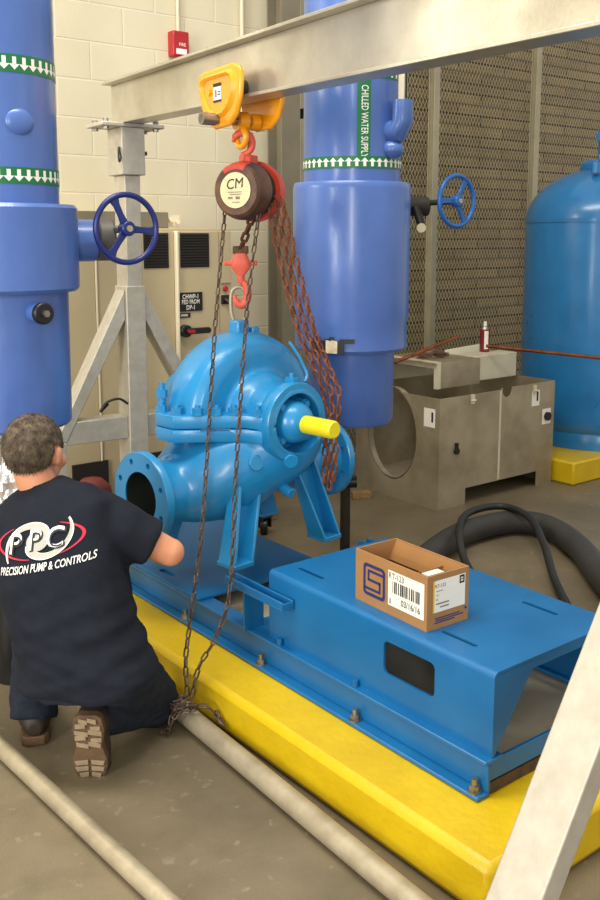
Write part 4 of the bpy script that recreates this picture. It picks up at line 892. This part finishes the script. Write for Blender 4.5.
def hand(wr, d, n_, s):   # palm, four curled fingers, thumb leaving the side of the palm
    d = V(d).normalized(); n_ = V(n_); n_ = (n_ - d * n_.dot(d)).normalized(); sd_ = d.cross(n_) * s; wr = V(wr)
    mb.loft([[wr + d * a + (sd_ * math.cos(q) * w1 + n_ * math.sin(q) * t1) for q in [2 * math.pi * i / 16 for i in range(16)]] for a, w1, t1 in ((-.02, .026, .022), (.02, .034, .018), (.06, .043, .016), (.092, .041, .013))])
    for i, ln in enumerate((.072, .080, .074, .058)):
        b = wr + d * .088 + sd_ * (.031 - .0205 * i); p = [b - d * .02]; a = .25; c = b.copy(); p.append(c.copy())
        for q in (.45, .32, .25):
            a += .42; c = c + (d * math.cos(a) + n_ * math.sin(a)) * ln * q * 1.0; p.append(c.copy())
        mb.tube(p, [.0095, .0095, .009, .0082, .0066], 10); mb.ell(p[-1], .0068, None, 8, 6)
    p = [wr + d * .025 + sd_ * .026, wr + d * .05 + sd_ * .052 + n_ * .01, wr + d * .078 + sd_ * .06 + n_ * .024, wr + d * .098 + sd_ * .054 + n_ * .036]
    mb.tube(p, [.014, .0125, .0105, .008], 10); mb.ell(p[-1], .008, None, 8, 6)
hand(RWR, (.22, .9, -.12), (.9, -.1, .1), 1); hand(LWR, (.95, -.05, .1), (.2, -.9, .1), -1)
man = mb.build('person', M_skin, None, fix=True); tag(man, man_lab, 'person')
remesh(man, .0055, 3); bake(man)
WM[man] = Matrix()
for s in (-1, 1):
    e_ = MB().ell(HC + HM @ V((s * .03, .087, .002)), .0115).build('eye', M_eye, man)
    MB().ell(HC + HM @ V((s * .03, .0965, .002)), .0045).build('iris', M_dsteel, e_)
# hair: short cap, low nape, cut round the ears
mb = MB(); mb.ell(HC + HM @ V((0, -.016, .018)), (.0865, .105, .098), HM, 64, 44)
for v in mb.bm.verts:
    q = HM.transposed() @ (v.co - HC)
    n_ = noise.noise(v.co * 60) * .0035 + noise.noise(v.co * 140) * .002; v.co += (v.co - HC).normalized() * n_
dele = []
for v in mb.bm.verts:
    q = HM.transposed() @ (v.co - HC)
    low_ = -.078 + max(0, (q.y + .075)) * .75
    if abs(q.x) > .06 and -.032 < q.y < .022: low_ = max(low_, .022)
    if q.y > .045: low_ = max(low_, .055)
    if q.z < low_ + noise.noise(v.co * 90) * .006: dele.append(v)
bmesh.ops.delete(mb.bm, geom=dele, context='VERTS')
h_ = mb.build('hair', M_hair, man, ang=80); sol = h_.modifiers.new('thick', 'SOLIDIFY'); sol.thickness = .006; sol.offset = -1
hv = MB(); random.seed(5); bvh = BVHTree.FromObject(h_, bpy.context.evaluated_depsgraph_get())
me_h = h_.data
for p_ in me_h.polygons:
    for k_ in range(3):
        vs_ = [me_h.vertices[i].co for i in p_.vertices]; a, b_ = random.random(), random.random()
        q = vs_[0].lerp(vs_[1], a).lerp(vs_[-1].lerp(vs_[-2], a), b_); nn = p_.normal
        if nn.dot(q - HC) < 0: nn = -nn
        dn = (-UP * .8 + nn * .55 - hf * .25 + V((random.uniform(-.4, .4), random.uniform(-.4, .4), random.uniform(-.3, .3)))).normalized(); sd_ = dn.cross(nn).normalized() * .0009; L_h = random.uniform(.008, .014)
        hv.raw([q - sd_, q + sd_, q + dn * L_h + nn * .001], [(0, 1, 2)])
hv.build('hair_strands', M_hair, h_, fix=False)
# shirt
mb = MB()
def trunk(rows):
    rings = []
    for c, hw, hd, bk, lean in rows:
        ring = []
        ax2 = (g + UP * lean).normalized() if lean else g
        for i in range(40):
            a = 2 * math.pi * i / 40; x, y = math.cos(a), math.sin(a); e_ = 2 / 2.5
            x = math.copysign(abs(x) ** e_, x); y = math.copysign(abs(y) ** e_, y)
            ring.append(V(c) + (rr_ + UP * .42 * max(0, min(1, (c[2] - .5) / .2))) * x * hw + ax2 * y * hd)
        rings.append(ring)
    mb.loft(rings)
ROLL = 0
trunk([(SP[0] + g * .0 + rr_ * .012, .218, .165, 0, 0), (SP[1] + rr_ * .008, .205, .160, 0, 0), (SP[2] - rr_ * .0, .188, .15, 0, .1), (SP[3], .195, .148, 0, -.1), (SP[4] + UP * -.01, .195, .128, 0, -.35), (SP[5] - UP * .005, .15, .10, 0, -.45), (SP[6] - UP * .005, .075, .075, 0, -.5)])
def lim(p, r): mb.tube(spline(p, 6), [a for i in range(len(r) - 1) for a in [r[i] + (r[i + 1] - r[i]) * k / 6 for k in range(6)]] + [r[-1]], 24)
RSL = RSH.lerp(REL, .72); LSL = LSH.lerp(LEL, .7)
lim([SP[5], RSH + UP * .005, RSH.lerp(REL, .4), RSL], [.085, .083, .078, .074]); lim([SP[5], LSH + UP * .005, LSH.lerp(LEL, .4), LSL], [.085, .08, .074, .07])
mb.ell(RSH, .08); mb.ell(LSH, .078)
shirt = mb.build('t_shirt', M_shirt, man)
remesh(shirt, .010, 8, .6); bake(shirt)
for v in shirt.data.vertices:
    q = v.co; low_ = max(0, min(1, (.66 - q.z) / .35))
    rx = (q - SP[3]).dot(rr_); n_ = noise.noise(V((rx * 5 + q.z * 4, q.z * 22 - rx * 9, 3))) * .013 * low_ + noise.noise(V((rx * 3, q.z * 40 + rx * 14, 9))) * .006 * low_ + noise.noise(q * 16) * .004
    v.co += v.normal * n_
for p_ in shirt.data.polygons: p_.use_smooth = True
# logo laid on the back of the shirt
dgl = bpy.context.evaluated_depsgraph_get(); dgl.update(); bvh = BVHTree.FromObject(shirt, dgl)
LO = V((1.165, 2.62, .720)); lx = (rr_ * 1.0).normalized(); nb = -g
def onback(x, y, lift=.0022):
    p = LO + lx * (x - .035) + UP * (y + x * .20) + nb * .5
    h = bvh.ray_cast(p, -nb)
    if h[0] is None: 
        h = bvh.find_nearest(p - nb * .35)
    n_ = h[1]; n_ = n_ if n_.dot(nb) > 0 else -n_
    return h[0] + n_ * lift
def dense(polys, lift, nm, m_, parent):
    m2 = MB()
    for strip in polys:      # strip: list of (outer, inner) 2D pairs
        a = [m2.bm.verts.new(onback(p[0], p[1], lift)) for p, q in strip]; mid = [m2.bm.verts.new(onback((p[0] + q[0]) / 2, (p[1] + q[1]) / 2, lift)) for p, q in strip]; b_ = [m2.bm.verts.new(onback(q[0], q[1], lift)) for p, q in strip]
        for i in range(len(strip) - 1): m2.face([a[i], a[i + 1], mid[i + 1], mid[i]]); m2.face([mid[i], mid[i + 1], b_[i + 1], b_[i]])
    return m2.build(nm, m_, parent, fix=False)
def arc(rx, ry, a0, a1, w0, w1, n=36):
    out = []
    for i in range(n + 1):
        t_ = i / n; a = math.radians(a0 + (a1 - a0) * t_); wd = w0 + (w1 - w0) * math.sin(math.pi * t_)
        out.append(((rx * math.cos(a), ry * math.sin(a) * 1.0), ((rx - wd) * math.cos(a), (ry - wd * .8) * math.sin(a))))
    return out
def swirl(a0, grow, w_, n=30):
    out = []
    for i in range(n + 1):
        t_ = i / n; a = math.radians(a0 + 200 * t_); rad = .018 + grow * t_; wd = w_ * (1 - t_ ** 2) + .001
        out.append((((rad + wd) * math.cos(a) * 1.15, (rad + wd) * math.sin(a) * .82), ((rad - wd) * math.cos(a) * 1.15, (rad - wd) * math.sin(a) * .82)))
    return out
dense([arc(.14, .05, -60, 62, .002, .009), arc(.14, .05, 128, 262, .002, .009)], .0022, 'logo_ring', M_lred, shirt)
dense([swirl(a0, .085, .014) for a0 in (20, 200)], .0026, 'logo_swirl', M_lwhite, shirt)
dense([swirl(a0, .082, .010) for a0 in (20, 200)] + [[((.036 * math.cos(a), .028 * math.sin(a)), (0, 0)) for a in [2 * math.pi * i / 30 for i in range(31)]]], .003, 'logo_swirl_fill', M_lgrey, shirt)
def back_text(body, size, x0, y0, m_, lift, nm, xs=1., bold=0., slope=0.):
    a, f = text2d(body, size, 'CENTER', xs, bold); bm_ = bmesh.new(); vv = [bm_.verts.new((x, y, 0)) for x, y in a]
    for q in f:
        try: bm_.faces.new([vv[i] for i in q])
        except ValueError: pass
    for it in range(2):
        es = [e for e in bm_.edges if e.calc_length() > .012]
        if es: bmesh.ops.subdivide_edges(bm_, edges=es, cuts=1); bmesh.ops.triangulate(bm_, faces=bm_.faces)
    bm_.verts.ensure_lookup_table(); bm_.verts.index_update()
    pts = [onback(x0 + v.co.x, y0 + v.co.y + v.co.x * slope, lift) for v in bm_.verts]; fs = [[v.index for v in fc.verts] for fc in bm_.faces]; bm_.free()
    return MB().raw(pts, fs).build(nm, m_, shirt, fix=False)
for i, ch in enumerate('PPC'):
    back_text(ch, .080, -.068 + i * .064, -.002 + (i == 0) * -.006, M_bink, .0034, 'logo_letter_shadow', 1.05, .022)
    back_text(ch, .080, -.073 + i * .064, .002 + (i == 0) * -.006, M_lwhite, .0042, 'logo_letter', 1.05, .01)
    back_text(ch, .068, -.069 + i * .064, -.002 + (i == 0) * -.006, M_bink, .0048, 'logo_letter_shade', 1.0, -.012)
back_text('PRECISION PUMP & CONTROLS', .031, .028, -.072, M_lwhite, .003, 'logo_wording', .66, .012, slope=.03)
# jeans
mb = MB()
lim([RHIP + UP * .0, RHIP.lerp(RKN, .5) + UP * .01, RKN + UP * .015], [.10, .095, .085]); mb.ell(RKN + UP * .0, (.085, .085, .083))
lim([RKN, RKN.lerp(RAN, .45), RAN], [.080, .074, .060])
lim([LHIP, LHIP.lerp(LKN, .5), LKN], [.12, .10, .078]); mb.ell(LKN, .078); lim([LKN, LKN.lerp(LAN, .45), LAN - UP * .035 - g * .01], [.078, .076, .076])
trunk([(SP[0] - UP * .02, .17, .14, 0, 0), (SP[1], .165, .125, 0, 0), (SP[1] + UP * .07, .14, .10, 0, 0)])
jeans = mb.build('jeans', M_jean, man); remesh(jeans, .010, 6, .5); bake(jeans)
for v in jeans.data.vertices:
    v.co += v.normal * (noise.noise(v.co * 13) * .008 + noise.noise(V((v.co.x * 20, v.co.y * 20, v.co.z * 45))) * .004); v.co.z = max(v.co.z, .004)
for p_ in jeans.data.polygons: p_.use_smooth = True
# boots
def boot(an, toe_dir, up_dir, tucked):   # up_dir: from sole towards the ankle
    f_ = V(toe_dir).normalized(); u_ = V(up_dir); u_ = (u_ - f_ * u_.dot(f_)).normalized(); s_v = f_.cross(u_)
    an = V(an); heel = an - f_ * .065 - u_ * .09; k_l = .74 if tucked else 1.0; k_w = 1.1
    def ring(t_, w_, h0, h1, n=20):
        return [heel + f_ * t_ * k_l + s_v * math.cos(a) * w_ * k_w + u_ * ((h0 + h1) / 2 + math.sin(a) * (h1 - h0) / 2) for a in [2 * math.pi * i / n for i in range(n)]]
    m2 = MB(); m2.loft([ring(.002, .02, .02, .07), ring(.02, .036, .012, .10), ring(.07, .04, .012, .115), ring(.13, .043, .012, .10), ring(.19, .049, .012, .078), ring(.245, .046, .012, .06), ring(.275, .03, .015, .045)])
    top = (RKN - an).normalized() if tucked else UP
    m2.tube([heel + f_ * .06 + u_ * .04, an - u_ * .02, an + top * .03, an + top * (.10 if tucked else .04)], [.05, .053, .054, .058 if tucked else .052], 24)
    if tucked: m2.ell(heel + f_ * .205 * .95 + u_ * .045, (.05, .05, .03))
    b_ = m2.build('boot', M_boot, man); remesh(b_, .006, 4); bake(b_)
    out = [(0.0, .024), (.014, .038), (.06, .043), (.10, .040), (.14, .036), (.19, .046), (.235, .047), (.27, .036), (.283, .017)]
    pl = [(t_ * k_l, w_ * k_w) for t_, w_ in out] + [(t_ * k_l, -w_ * k_w) for t_, w_ in reversed(out)]
    so = MB().prism([heel + f_ * t_ + s_v * w_ - u_ * .008 for t_, w_ in pl], u_ * .03).build('sole', M_sole, b_, bevel=.003)
    def lug(q):
        m3 = MB(); m3.prism([heel + f_ * a * k_l + s_v * c_ * k_w - u_ * .0085 for a, c_ in q], -u_ * .006); m3.build('tread_lug', M_tread, so, bevel=.0015)
    for k_ in range(5):
        for sg in (-1, 1):
            t0 = .012 + k_ * .026; wd = (.024, .034, .037, .036, .033)[k_]; j_ = .006 * sg * (1 if k_ % 2 else -1)
            lug([(t0 + j_, sg * .003 + j_ * .5), (t0 + .004 * sg + j_ * .2, sg * wd), (t0 + .020 + .004 * sg, sg * wd), (t0 + .020 + j_, sg * .003 + j_ * .5)])
    for k_ in range(3):
        for sg in (-1, 1):
            t0 = .192 + k_ * .027; wd = (.041, .040, .030)[k_]; lug([(t0, sg * .004), (t0 + .006, sg * wd), (t0 + .025, sg * wd * .9), (t0 + .020, sg * .004)])
    return b_
boot(RAN, (.05, .04, -1), (.62, .78, .0), True)
boot(LAN, (.39, .92, 0), (0, 0, 1), False)
